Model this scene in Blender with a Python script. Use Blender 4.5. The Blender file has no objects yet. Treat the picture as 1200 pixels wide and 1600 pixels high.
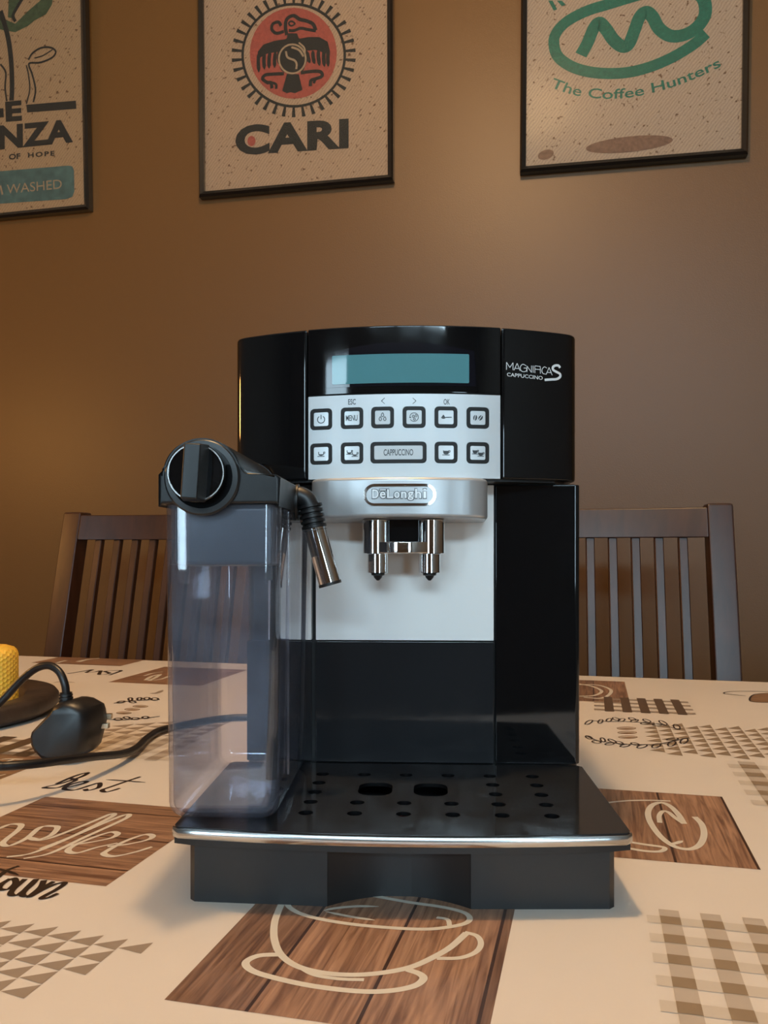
import bpy, bmesh, math, random
from mathutils import Vector, Matrix
from math import sin, cos, pi, radians, sqrt, atan2

random.seed(7)
scene = bpy.context.scene
C = scene.collection

# ------------------------------------------------------------------ camera, world, lights, exposure
F = 1300.0            # focal length in pixels of the 1200 x 1600 frame
HZ = 860.0            # image row of the horizon
CAMZ = 0.936          # lens height above the floor
TZ = 0.75             # height of the cloth surface

cam_d = bpy.data.cameras.new('camera')
cam_d.sensor_fit = 'VERTICAL'
cam_d.sensor_height = 24.0
cam_d.lens = 24.0 * F / 1600.0
cam_d.shift_y = (HZ - 800.0) / 1600.0
cam_d.clip_start = 0.01
cam = bpy.data.objects.new('camera', cam_d)
cam.location = (0, 0, CAMZ)
cam.rotation_euler = (radians(90), 0, 0)
C.objects.link(cam)
scene.camera = cam

world = bpy.data.worlds.new('world')
scene.world = world
world.use_nodes = True
world.node_tree.nodes['Background'].inputs[0].default_value = (0.62, 0.78, 1.0, 1)
world.node_tree.nodes['Background'].inputs[1].default_value = 1.6

vs = scene.view_settings
vs.view_transform = 'Standard'
vs.look = 'None'
vs.gamma = 1.0
vs.use_curve_mapping = False
vs.exposure = 0.0

WYAW = radians(11.3)      # the room is turned this much to the camera
WX = Vector((cos(WYAW), -sin(WYAW), 0))
WN = Vector((sin(WYAW), cos(WYAW), 0))     # towards the brown wall
WALL0 = Vector((0, 1.85, 0))
ROOM_L, ROOM_R, ROOM_D, ROOM_H = -2.3, 2.7, 4.6, 2.5


def room(a, b, z):
    """a along the brown wall, b away from it into the room"""
    return WALL0 + WX * a - WN * b + Vector((0, 0, z))


def area_light(name, loc, aim, sx, sy, power, col):
    d = bpy.data.lights.new(name, 'AREA')
    d.shape = 'RECTANGLE'
    d.size, d.size_y, d.energy, d.color = sx, sy, power, col
    o = bpy.data.objects.new(name, d)
    o.location = loc
    o.rotation_euler = (Vector(aim) - Vector(loc)).to_track_quat('-Z', 'Y').to_euler()
    C.objects.link(o)
    return o


# glazed openings in the wall behind the photographer: a0, a1, z0, z1, panes, daylight power
WINS = ((-1.20, -0.54, 0.74, 1.93, 1, 32), (-0.10, 1.80, 2.04, 2.44, 3, 128), (1.88, 2.40, 0.70, 1.62, 1, 30))  # the high wide middle opening is added, to light the machine's front
for q in WINS:
    qa, qz = (q[0] + q[1]) / 2, (q[2] + q[3]) / 2
    area_light('window_daylight', room(qa, ROOM_D + 0.14, qz), room(qa, 0, qz), q[1] - q[0], q[3] - q[2], q[5], (0.62, 0.83, 1.0))
def point_light(name, loc, power, col, r):
    d = bpy.data.lights.new(name, 'POINT')
    d.energy, d.color, d.shadow_soft_size = power, col, r
    o = bpy.data.objects.new(name, d)
    o.location = loc
    C.objects.link(o)


point_light('ceiling_lamp_bulb', (-0.05, 0.50, 2.32), 45, (1.0, 0.63, 0.31), 0.04)
point_light('side_lamp_bulb', (-1.55, 1.2, 1.3), 14, (1.0, 0.46, 0.12), 0.08)

scene.cycles.transparent_max_bounces = 32
scene.cycles.max_bounces = 10


# ------------------------------------------------------------------ materials
def new_mat(name):
    m = bpy.data.materials.new(name)
    m.use_nodes = True
    nt = m.node_tree
    return m, nt, nt.nodes['Principled BSDF']


def N(nt, kind, **kw):
    n = nt.nodes.new(kind)
    for k, v in kw.items():
        if hasattr(n, k):
            setattr(n, k, v)
        else:
            n.inputs[k].default_value = v
    return n


def L(nt, a, b):
    nt.links.new(a, b)


def pbr(name, col, rough=0.5, metal=0.0, spec=0.5, coat=0.0, bump=0.0, bscale=300.0, var=0.0, vscale=8.0, emit=None, rvar=0.0):
    m, nt, p = new_mat(name)
    p.inputs['Base Color'].default_value = (*col, 1)
    p.inputs['Roughness'].default_value = rough
    p.inputs['Metallic'].default_value = metal
    p.inputs['Specular IOR Level'].default_value = spec
    p.inputs['Coat Weight'].default_value = coat
    tc = N(nt, 'ShaderNodeTexCoord')
    if var > 0:
        n = N(nt, 'ShaderNodeTexNoise')
        n.inputs['Scale'].default_value = vscale
        n.inputs['Detail'].default_value = 5
        L(nt, tc.outputs['Object'], n.inputs['Vector'])
        r = N(nt, 'ShaderNodeValToRGB')
        r.color_ramp.elements[0].position = 0.3
        r.color_ramp.elements[1].position = 0.7
        r.color_ramp.elements[0].color = (*[c * (1 - var) for c in col], 1)
        r.color_ramp.elements[1].color = (*[min(1, c * (1 + var)) for c in col], 1)
        L(nt, n.outputs['Fac'], r.inputs['Fac'])
        L(nt, r.outputs['Color'], p.inputs['Base Color'])
    if rvar > 0:
        n2 = N(nt, 'ShaderNodeTexNoise')
        n2.inputs['Scale'].default_value = 60
        n2.inputs['Detail'].default_value = 6
        L(nt, tc.outputs['Object'], n2.inputs['Vector'])
        mr = N(nt, 'ShaderNodeMapRange')
        mr.inputs[1].default_value = 0.35
        mr.inputs[2].default_value = 0.75
        mr.inputs[3].default_value = rough
        mr.inputs[4].default_value = rough + rvar
        L(nt, n2.outputs['Fac'], mr.inputs[0])
        L(nt, mr.outputs[0], p.inputs['Roughness'])
    if bump > 0:
        n = N(nt, 'ShaderNodeTexNoise')
        n.inputs['Scale'].default_value = bscale
        n.inputs['Detail'].default_value = 3
        L(nt, tc.outputs['Object'], n.inputs['Vector'])
        b = N(nt, 'ShaderNodeBump')
        b.inputs['Strength'].default_value = bump
        b.inputs['Distance'].default_value = 0.002
        L(nt, n.outputs['Fac'], b.inputs['Height'])
        L(nt, b.outputs['Normal'], p.inputs['Normal'])
    if emit:
        p.inputs['Emission Color'].default_value = (*emit[0], 1)
        p.inputs['Emission Strength'].default_value = emit[1]
    return m


def wood(name, c0, c1, rough, scale=(40, 40, 3), coat=0.0, bump=0.1):
    m, nt, p = new_mat(name)
    tc = N(nt, 'ShaderNodeTexCoord')
    mp = N(nt, 'ShaderNodeMapping')
    mp.inputs['Scale'].default_value = scale
    L(nt, tc.outputs['Object'], mp.inputs['Vector'])
    n = N(nt, 'ShaderNodeTexNoise')
    n.inputs['Scale'].default_value = 1.0
    n.inputs['Detail'].default_value = 6
    n.inputs['Distortion'].default_value = 0.6
    L(nt, mp.outputs['Vector'], n.inputs['Vector'])
    r = N(nt, 'ShaderNodeValToRGB')
    r.color_ramp.elements[0].position = 0.3
    r.color_ramp.elements[1].position = 0.72
    r.color_ramp.elements[0].color = (*c0, 1)
    r.color_ramp.elements[1].color = (*c1, 1)
    L(nt, n.outputs['Fac'], r.inputs['Fac'])
    L(nt, r.outputs['Color'], p.inputs['Base Color'])
    p.inputs['Roughness'].default_value = rough
    p.inputs['Coat Weight'].default_value = coat
    b = N(nt, 'ShaderNodeBump')
    b.inputs['Strength'].default_value = bump
    b.inputs['Distance'].default_value = 0.001
    L(nt, n.outputs['Fac'], b.inputs['Height'])
    L(nt, b.outputs['Normal'], p.inputs['Normal'])
    return m


def plank_print(name, axis, width, off, c0, c1, cs):
    """printed planks: seams every `width` across `axis`, grain along the other axis"""
    m, nt, p = new_mat(name)
    tc = N(nt, 'ShaderNodeTexCoord')
    sp = N(nt, 'ShaderNodeSeparateXYZ')
    L(nt, tc.outputs['Object'], sp.inputs[0])
    across = sp.outputs[axis]
    along = sp.outputs[1 - axis]
    ad = N(nt, 'ShaderNodeMath', operation='ADD')
    ad.inputs[1].default_value = off
    L(nt, across, ad.inputs[0])
    dv = N(nt, 'ShaderNodeMath', operation='DIVIDE')
    dv.inputs[1].default_value = width
    L(nt, ad.outputs[0], dv.inputs[0])
    fl = N(nt, 'ShaderNodeMath', operation='FLOOR')
    L(nt, dv.outputs[0], fl.inputs[0])
    fr = N(nt, 'ShaderNodeMath', operation='FRACT')
    L(nt, dv.outputs[0], fr.inputs[0])
    wn = N(nt, 'ShaderNodeTexWhiteNoise')
    wn.noise_dimensions = '1D'
    L(nt, fl.outputs[0], wn.inputs['W'])
    # grain
    cx = N(nt, 'ShaderNodeCombineXYZ')
    m1 = N(nt, 'ShaderNodeMath', operation='MULTIPLY')
    m1.inputs[1].default_value = 260
    L(nt, across, m1.inputs[0])
    m2 = N(nt, 'ShaderNodeMath', operation='MULTIPLY_ADD')
    m2.inputs[1].default_value = 14
    L(nt, along, m2.inputs[0])
    m3 = N(nt, 'ShaderNodeMath', operation='MULTIPLY')
    m3.inputs[1].default_value = 17
    L(nt, wn.outputs['Value'], m3.inputs[0])
    L(nt, m3.outputs[0], m2.inputs[2])
    L(nt, m1.outputs[0], cx.inputs[0])
    L(nt, m2.outputs[0], cx.inputs[1])
    n = N(nt, 'ShaderNodeTexNoise')
    n.inputs['Scale'].default_value = 1.0
    n.inputs['Detail'].default_value = 7
    n.inputs['Distortion'].default_value = 1.2
    L(nt, cx.outputs[0], n.inputs['Vector'])
    r = N(nt, 'ShaderNodeValToRGB')
    r.color_ramp.elements[0].position = 0.33
    r.color_ramp.elements[1].position = 0.68
    r.color_ramp.elements[0].color = (*c0, 1)
    r.color_ramp.elements[1].color = (*c1, 1)
    L(nt, n.outputs['Fac'], r.inputs['Fac'])
    hv = N(nt, 'ShaderNodeHueSaturation')
    mr = N(nt, 'ShaderNodeMapRange')
    mr.inputs[3].default_value = 0.78
    mr.inputs[4].default_value = 1.2
    L(nt, wn.outputs['Value'], mr.inputs[0])
    L(nt, mr.outputs[0], hv.inputs['Value'])
    L(nt, r.outputs['Color'], hv.inputs['Color'])
    lt = N(nt, 'ShaderNodeMath', operation='LESS_THAN')
    lt.inputs[1].default_value = 0.035
    L(nt, fr.outputs[0], lt.inputs[0])
    mx = N(nt, 'ShaderNodeMix')
    mx.data_type = 'RGBA'
    L(nt, lt.outputs[0], mx.inputs['Factor'])
    L(nt, hv.outputs['Color'], mx.inputs[6])
    mx.inputs[7].default_value = (*cs, 1)
    L(nt, mx.outputs[2], p.inputs['Base Color'])
    p.inputs['Roughness'].default_value = 0.36
    return m


def burlap(name, col, sc=520):
    m, nt, p = new_mat(name)
    tc = N(nt, 'ShaderNodeTexCoord')
    mp = N(nt, 'ShaderNodeMapping')
    mp.inputs['Rotation'].default_value = (0, 0, radians(38))
    L(nt, tc.outputs['Object'], mp.inputs['Vector'])
    w = N(nt, 'ShaderNodeTexWave')
    w.inputs['Scale'].default_value = 52
    w.inputs['Distortion'].default_value = 4.5
    w.inputs['Detail'].default_value = 3
    L(nt, mp.outputs['Vector'], w.inputs['Vector'])
    n = N(nt, 'ShaderNodeTexNoise')
    n.inputs['Scale'].default_value = sc
    n.inputs['Detail'].default_value = 4
    L(nt, tc.outputs['Object'], n.inputs['Vector'])
    n2 = N(nt, 'ShaderNodeTexNoise')
    n2.inputs['Scale'].default_value = 120
    n2.inputs['Detail'].default_value = 2
    L(nt, tc.outputs['Object'], n2.inputs['Vector'])
    mul = N(nt, 'ShaderNodeMath', operation='ADD')
    wm = N(nt, 'ShaderNodeMath', operation='MULTIPLY_ADD')
    wm.inputs[1].default_value = 0.42
    wm.inputs[2].default_value = 0.29
    L(nt, w.outputs['Fac'], wm.inputs[0])
    L(nt, wm.outputs[0], mul.inputs[0])
    L(nt, n.outputs['Fac'], mul.inputs[1])
    r = N(nt, 'ShaderNodeValToRGB')
    r.color_ramp.elements[0].position = 0.25
    r.color_ramp.elements[1].position = 1.0
    r.color_ramp.elements[0].color = (*[c * 0.68 for c in col], 1)
    r.color_ramp.elements[1].color = (*[c * 1.36 for c in col], 1)
    hf = N(nt, 'ShaderNodeMath', operation='MULTIPLY')
    hf.inputs[1].default_value = 0.62
    L(nt, mul.outputs[0], hf.inputs[0])
    L(nt, hf.outputs[0], r.inputs['Fac'])
    r2 = N(nt, 'ShaderNodeValToRGB')          # dark slubs in the jute
    r2.color_ramp.elements[0].position = 0.29
    r2.color_ramp.elements[1].position = 0.36
    r2.color_ramp.elements[0].color = (0.35, 0.25, 0.18, 1)
    r2.color_ramp.elements[1].color = (1, 1, 1, 1)
    L(nt, n2.outputs['Fac'], r2.inputs['Fac'])
    mx = N(nt, 'ShaderNodeMix')
    mx.data_type = 'RGBA'
    mx.blend_type = 'MULTIPLY'
    mx.inputs['Factor'].default_value = 1.0
    L(nt, r.outputs['Color'], mx.inputs[6])
    L(nt, r2.outputs['Color'], mx.inputs[7])
    L(nt, mx.outputs[2], p.inputs['Base Color'])
    p.inputs['Roughness'].default_value = 0.9
    b = N(nt, 'ShaderNodeBump')
    b.inputs['Strength'].default_value = 0.35
    b.inputs['Distance'].default_value = 0.001
    L(nt, mul.outputs[0], b.inputs['Height'])
    L(nt, b.outputs['Normal'], p.inputs['Normal'])
    return m


def clear(name, tint, ior=1.45, rough=0.02, haze=0.0, hazecol=(0.8, 0.85, 0.95), edge=None):
    """thin clear sheet: see-through, with a Fresnel gloss and a little milky scatter"""
    m = bpy.data.materials.new(name)
    m.use_nodes = True
    nt = m.node_tree
    nt.nodes.remove(nt.nodes['Principled BSDF'])
    out = nt.nodes['Material Output']
    tr = N(nt, 'ShaderNodeBsdfTransparent')
    tr.inputs[0].default_value = (*tint, 1)
    gl = N(nt, 'ShaderNodeBsdfGlossy')
    gl.inputs['Roughness'].default_value = rough
    gl.inputs['Color'].default_value = (1, 1, 1, 1)
    f0 = ((ior - 1) / (ior + 1)) ** 2
    lw_ = N(nt, 'ShaderNodeLayerWeight')
    lw_.inputs[0].default_value = 0.5
    pw5 = N(nt, 'ShaderNodeMath', operation='POWER')
    pw5.inputs[1].default_value = 5.0
    L(nt, lw_.outputs['Facing'], pw5.inputs[0])
    fr = N(nt, 'ShaderNodeMath', operation='MULTIPLY_ADD')
    fr.inputs[1].default_value = 1 - f0
    fr.inputs[2].default_value = f0
    L(nt, pw5.outputs[0], fr.inputs[0])
    mx = N(nt, 'ShaderNodeMixShader')
    L(nt, fr.outputs[0], mx.inputs[0])
    first = tr.outputs[0]
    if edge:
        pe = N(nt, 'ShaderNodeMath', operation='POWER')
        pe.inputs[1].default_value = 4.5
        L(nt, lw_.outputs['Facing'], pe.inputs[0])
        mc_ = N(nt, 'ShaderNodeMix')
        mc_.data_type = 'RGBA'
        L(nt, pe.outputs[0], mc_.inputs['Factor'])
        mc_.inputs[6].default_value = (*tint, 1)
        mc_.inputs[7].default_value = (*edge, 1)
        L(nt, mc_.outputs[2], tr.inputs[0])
    if haze > 0:
        df = N(nt, 'ShaderNodeBsdfDiffuse')
        df.inputs[0].default_value = (*hazecol, 1)
        tc = N(nt, 'ShaderNodeTexCoord')
        nz = N(nt, 'ShaderNodeTexNoise')
        nz.inputs['Scale'].default_value = 35
        nz.inputs['Detail'].default_value = 5
        L(nt, tc.outputs['Object'], nz.inputs['Vector'])
        mr = N(nt, 'ShaderNodeMapRange')
        mr.inputs[1].default_value = 0.3
        mr.inputs[2].default_value = 0.8
        mr.inputs[3].default_value = haze * 0.6
        mr.inputs[4].default_value = haze * 1.6
        L(nt, nz.outputs['Fac'], mr.inputs[0])
        mh = N(nt, 'ShaderNodeMixShader')
        L(nt, mr.outputs[0], mh.inputs[0])
        L(nt, tr.outputs[0], mh.inputs[1])
        L(nt, df.outputs[0], mh.inputs[2])
        first = mh.outputs[0]
    L(nt, first, mx.inputs[1])
    L(nt, gl.outputs[0], mx.inputs[2])
    L(nt, mx.outputs[0], out.inputs['Surface'])
    return m


M = {}
M['wall'] = pbr('brown_wall_paint', (0.115, 0.056, 0.0150), 0.42, bump=0.12, bscale=420, spec=0.34)
M['wall_other'] = pbr('brown_side_wall_paint', (0.15, 0.115, 0.085), 0.6, bump=0.1, bscale=300)
M['ceiling'] = pbr('ceiling_paint', (0.62, 0.60, 0.57), 0.8, bump=0.05)
M['floor'] = wood('floor_boards', (0.10, 0.055, 0.03), (0.20, 0.12, 0.065), 0.4, (30, 2.5, 30))
M['white_pvc'] = pbr('window_frame_white', (0.75, 0.76, 0.77), 0.35)
M['pane'] = clear('window_pane', (0.97, 0.99, 0.98), 1.45, 0.0)
M['glass'] = clear('picture_glass', (0.98, 0.99, 0.985), 1.22, 0.03)
M['cloth'] = pbr('oilcloth_cream', (0.665, 0.60, 0.53), 0.42, spec=0.32, bump=0.10, bscale=26, var=0.02, vscale=5)
M['print_dark'] = pbr('print_dark_brown', (0.022, 0.012, 0.008), 0.4)
M['print_cream'] = pbr('print_cream', (0.63, 0.58, 0.49), 0.36)
M['print_bean'] = pbr('print_bean_brown', (0.23, 0.125, 0.06), 0.4, var=0.25, vscale=90)
M['print_taupe'] = pbr('print_taupe', (0.30, 0.235, 0.18), 0.38)
M['print_taupe_light'] = pbr('print_taupe_light', (0.56, 0.49, 0.41), 0.36)
M['print_taupe_mid'] = pbr('print_taupe_mid', (0.46, 0.39, 0.32), 0.36)
M['print_taupe_deep'] = pbr('print_taupe_deep', (0.27, 0.195, 0.125), 0.36)
M['print_check_dark'] = pbr('print_check_dark', (0.10, 0.06, 0.035), 0.36)
WA, WB, WS = (0.13, 0.062, 0.036), (0.36, 0.205, 0.125), (0.045, 0.02, 0.012)
M['plank_a'] = plank_print('print_planks_lengthwise', 0, 0.046, 0.018, WA, WB, WS)
M['plank_b'] = plank_print('print_planks_crosswise', 1, 0.048, 0.020, WA, WB, WS)
M['chair'] = wood('chair_dark_wood', (0.022, 0.007, 0.0035), (0.045, 0.015, 0.007), 0.40, (60, 60, 5), coat=0.0, bump=0.06)
M['table'] = wood('table_wood', (0.09, 0.045, 0.02), (0.17, 0.09, 0.045), 0.4, (3, 40, 40))
M['black_gloss'] = pbr('black_gloss_plastic', (0.0042, 0.0044, 0.0050), 0.045, spec=0.5, rvar=0.03)
M['black_face'] = pbr('black_shiny_plate', (0.016, 0.017, 0.019), 0.05, spec=0.5, rvar=0.10)
M['black_satin'] = pbr('black_satin_plastic', (0.012, 0.0125, 0.0135), 0.34, spec=0.5, rvar=0.08, bump=0.02, bscale=900)
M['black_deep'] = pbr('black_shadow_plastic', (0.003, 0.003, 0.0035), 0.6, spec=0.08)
M['rubber'] = pbr('black_rubber', (0.011, 0.011, 0.012), 0.42)
M['cable'] = pbr('black_cable', (0.008, 0.008, 0.009), 0.38)
M['silver_head'] = pbr('silver_head_paint', (0.50, 0.51, 0.52), 0.33, metal=0.5, bump=0.015, bscale=2500)
M['silver'] = pbr('silver_paint', (0.60, 0.62, 0.63), 0.38, metal=0.2, bump=0.015, bscale=2500)
M['silver_plate'] = pbr('silver_plate_paint', (0.80, 0.79, 0.77), 0.42, metal=0.0, bump=0.015, bscale=2500)
M['key'] = pbr('key_cap_silver', (0.66, 0.68, 0.69), 0.25, metal=0.15)
M['key_ring'] = pbr('key_ring_dark', (0.014, 0.012, 0.011), 0.45, spec=0.25)
M['ink'] = pbr('icon_ink', (0.035, 0.038, 0.042), 0.5)
M['ink_white'] = pbr('logo_white', (0.72, 0.72, 0.71), 0.45)
M['chrome'] = pbr('chrome', (0.82, 0.81, 0.80), 0.06, metal=1.0)
M['steel'] = pbr('brushed_steel', (0.62, 0.62, 0.61), 0.22, metal=1.0)
M['badge_face'] = pbr('badge_letter_face', (0.80, 0.80, 0.80), 0.35, metal=0.3)
M['badge_ink'] = pbr('badge_letter_edge', (0.03, 0.03, 0.033), 0.4)
M['lcd'] = pbr('lcd_teal', (0.060, 0.175, 0.20), 0.05, emit=((0.10, 0.30, 0.34), 0.22))
M['bezel'] = pbr('lcd_bezel', (0.007, 0.007, 0.011), 0.055)
M['carafe'] = clear('carafe_clear_plastic', (0.955, 0.958, 0.985), 1.50, 0.02, haze=0.038, hazecol=(0.72, 0.82, 1.0), edge=(0.14, 0.11, 0.18))  # scuff haze, raised and tinted blue to stand in for reflections
M['smoke'] = pbr('lid_underside_grey_blue', (0.045, 0.055, 0.068), 0.3)
M['brass'] = pbr('plug_pin_metal', (0.55, 0.48, 0.36), 0.3, metal=1.0)
M['frame'] = pbr('black_picture_frame', (0.010, 0.009, 0.008), 0.20, coat=0.3)
M['burlap_warm'] = burlap('burlap_tan', (0.25, 0.165, 0.095))
M['burlap_mid'] = burlap('burlap_beige', (0.27, 0.185, 0.125))
M['burlap_grey'] = burlap('burlap_grey_beige', (0.28, 0.21, 0.16))
M['sack_black'] = pbr('sack_ink_black', (0.011, 0.011, 0.010), 0.85, var=0.5, vscale=260, bump=0.3, bscale=700)
M['sack_red'] = pbr('sack_ink_red', (0.235, 0.050, 0.036), 0.85, var=0.22, vscale=260, bump=0.3, bscale=700)
M['sack_teal'] = pbr('sack_ink_teal', (0.012, 0.098, 0.070), 0.85, var=0.25, vscale=260, bump=0.3, bscale=700)
M['sack_blue'] = pbr('sack_ink_blue', (0.046, 0.088, 0.088), 0.85, var=0.3, vscale=60, bump=0.3, bscale=700)
M['sack_green'] = pbr('sack_ink_green', (0.034, 0.056, 0.028), 0.85, var=0.35, vscale=120, bump=0.3, bscale=700)
M['sack_tan'] = pbr('sack_ink_bare', (0.24, 0.17, 0.11), 0.9, var=0.2, vscale=260)
M['sack_brown'] = pbr('sack_ink_brown', (0.135, 0.075, 0.050), 0.85, var=0.25, vscale=160)
M['bowl'] = pbr('dark_wood_bowl', (0.030, 0.018, 0.012), 0.55, var=0.4, vscale=40, bump=0.3, bscale=80)
M['wick'] = pbr('wick', (0.5, 0.42, 0.3), 0.9)


def beeswax():
    m, nt, p = new_mat('beeswax_yellow')
    p.inputs['Base Color'].default_value = (0.85, 0.50, 0.06, 1)
    p.inputs['Roughness'].default_value = 0.5
    p.inputs['Subsurface Weight'].default_value = 0.25
    p.inputs['Subsurface Scale'].default_value = 0.01
    p.inputs['Subsurface Radius'].default_value = (1.0, 0.5, 0.1)
    return m


M['wax'] = beeswax()


# ------------------------------------------------------------------ mesh helpers
def obj(name, bm, mat, parent=None, smooth=35.0, loc=None):
    me = bpy.data.meshes.new(name)
    bmesh.ops.recalc_face_normals(bm, faces=bm.faces[:])
    bm.to_mesh(me)
    bm.free()
    if smooth:
        me.shade_smooth()
        me.set_sharp_from_angle(angle=radians(smooth))
    me.materials.append(mat)
    o = bpy.data.objects.new(name, me)
    C.objects.link(o)
    if smooth and smooth <= 40:
        wn = o.modifiers.new('weighted_normal', 'WEIGHTED_NORMAL')
        wn.keep_sharp = True
        wn.weight = 80
    if parent:
        o.parent = parent
    if loc:
        o.location = loc
    return o


def flat_obj(name, verts, faces, mat, parent=None):
    me = bpy.data.meshes.new(name)
    me.from_pydata(verts, [], faces)
    me.materials.append(mat)
    o = bpy.data.objects.new(name, me)
    C.objects.link(o)
    if parent:
        o.parent = parent
    return o


def empty(name, loc, rotz=0.0):
    o = bpy.data.objects.new(name, None)
    o.location = loc
    o.rotation_euler = (0, 0, rotz)
    o.empty_display_size = 0.05
    C.objects.link(o)
    return o


def tag(o, label, cat, group=None):
    o['label'] = label
    o['category'] = cat
    if group:
        o['group'] = group
    return o


def struct(o):
    o['kind'] = 'structure'
    return o


def bevel(bm, w, seg=2, ang=30.0):
    es = [e for e in bm.edges if len(e.link_faces) == 2 and e.calc_face_angle(0) > radians(ang)]
    bmesh.ops.bevel(bm, geom=es, offset=w, segments=seg, profile=0.5, affect='EDGES', clamp_overlap=True)
    return bm


def box(x0, x1, y0, y1, z0, z1, bev=0.0, seg=2, bm=None):
    b = bmesh.new()
    vs_ = [b.verts.new((x, y, z)) for x in (x0, x1) for y in (y0, y1) for z in (z0, z1)]
    for f in ((0, 1, 3, 2), (4, 6, 7, 5), (0, 4, 5, 1), (2, 3, 7, 6), (0, 2, 6, 4), (1, 5, 7, 3)):
        b.faces.new([vs_[i] for i in f])
    bmesh.ops.recalc_face_normals(b, faces=b.faces[:])
    if bev:
        bevel(b, bev, seg)
    if bm is None:
        return b
    merge(bm, b)
    return bm


def merge(dst, src):
    me = bpy.data.meshes.new('tmp')
    src.to_mesh(me)
    src.free()
    dst.from_mesh(me)
    bpy.data.meshes.remove(me)


def prism(outline, z0, z1, bev=0.0, seg=2, ang=30.0):
    b = bmesh.new()
    lo = [b.verts.new((x, y, z0)) for x, y in outline]
    hi = [b.verts.new((x, y, z1)) for x, y in outline]
    n = len(outline)
    b.faces.new(lo[::-1])
    b.faces.new(hi)
    for i in range(n):
        b.faces.new((lo[i], lo[(i + 1) % n], hi[(i + 1) % n], hi[i]))
    bmesh.ops.recalc_face_normals(b, faces=b.faces[:])
    if bev:
        bevel(b, bev, seg, ang)
    return b


def xform(bm, fn):
    for v in bm.verts:
        v.co = Vector(fn(*v.co))
    return bm


def lathe(profile, seg=32, axis='Z', cap=True):
    b = bmesh.new()
    rings = []
    for r, h in profile:
        ring = []
        for i in range(seg):
            a = 2 * pi * i / seg
            p = (r * cos(a), r * sin(a), h)
            if axis == 'Y':
                p = (p[0], p[2], p[1])
            elif axis == 'X':
                p = (p[2], p[0], p[1])
            ring.append(b.verts.new(p))
        rings.append(ring)
    for k in range(len(rings) - 1):
        for i in range(seg):
            j = (i + 1) % seg
            b.faces.new((rings[k][i], rings[k][j], rings[k + 1][j], rings[k + 1][i]))
    if cap:
        b.faces.new(rings[0][::-1])
        b.faces.new(rings[-1])
    bmesh.ops.recalc_face_normals(b, faces=b.faces[:])
    return b


def crom(pts, n=8, closed=False):
    P = [Vector(p) for p in pts]
    if len(P) < 3:
        return P
    out = []
    m = len(P)
    rng = range(m) if closed else range(m - 1)
    for i in rng:
        p1, p2 = P[i], P[(i + 1) % m]
        p0 = P[(i - 1) % m] if (closed or i > 0) else p1 * 2 - p2
        p3 = P[(i + 2) % m] if (closed or i + 2 < m) else p2 * 2 - p1
        for k in range(n):
            t = k / n
            out.append(0.5 * ((2 * p1) + (p2 - p0) * t + (2 * p0 - 5 * p1 + 4 * p2 - p3) * t * t + (3 * p1 - p0 - 3 * p2 + p3) * t ** 3))
    if not closed:
        out.append(P[-1])
    return out


def tube(path, radius, seg=12, cap=True):
    """radius: number or function of t in 0..1"""
    b = bmesh.new()
    rings = []
    n = len(path)
    up = Vector((0.13, 0.2, 0.97))
    for i, p in enumerate(path):
        d = (path[min(i + 1, n - 1)] - path[max(i - 1, 0)]).normalized()
        s = d.cross(up)
        if s.length < 1e-4:
            s = d.cross(Vector((1, 0, 0)))
        s.normalize()
        u = s.cross(d).normalized()
        up = u
        r = radius(i / (n - 1)) if callable(radius) else radius
        rings.append([b.verts.new(p + s * (r * cos(2 * pi * k / seg)) + u * (r * sin(2 * pi * k / seg))) for k in range(seg)])
    for i in range(n - 1):
        for k in range(seg):
            j = (k + 1) % seg
            b.faces.new((rings[i][k], rings[i][j], rings[i + 1][j], rings[i + 1][k]))
    if cap:
        b.faces.new(rings[0][::-1])
        b.faces.new(rings[-1])
    return b


def holed(outline, holes, z0, z1):
    b = bmesh.new()
    edges = []
    for loop in [outline] + holes:
        vv = [b.verts.new((x, y, z1)) for x, y in loop]
        edges += [b.edges.new((vv[i], vv[(i + 1) % len(vv)])) for i in range(len(vv))]
    r = bmesh.ops.triangle_fill(b, use_beauty=True, use_dissolve=False, edges=edges)
    faces = [g for g in r['geom'] if isinstance(g, bmesh.types.BMFace)]
    e = bmesh.ops.extrude_face_region(b, geom=faces)
    for g in e['geom']:
        if isinstance(g, bmesh.types.BMVert):
            g.co.z = z0
    bmesh.ops.recalc_face_normals(b, faces=b.faces[:])
    return b


def rrect(cx, cy, w, h, r, n=5):
    pts = []
    for sx, sy, a0 in ((1, 1, 0), (-1, 1, 90), (-1, -1, 180), (1, -1, 270)):
        for k in range(n + 1):
            a = radians(a0 + 90 * k / n)
            pts.append((cx + sx * (w / 2 - r) + r * cos(a), cy + sy * (h / 2 - r) + r * sin(a)))
    return pts


def circ(cx, cy, rx, ry=None, n=24, rot=0.0):
    ry = ry or rx
    return [(cx + rx * cos(2 * pi * i / n) * cos(rot) - ry * sin(2 * pi * i / n) * sin(rot),
             cy + rx * cos(2 * pi * i / n) * sin(rot) + ry * sin(2 * pi * i / n) * cos(rot)) for i in range(n)]


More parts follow.
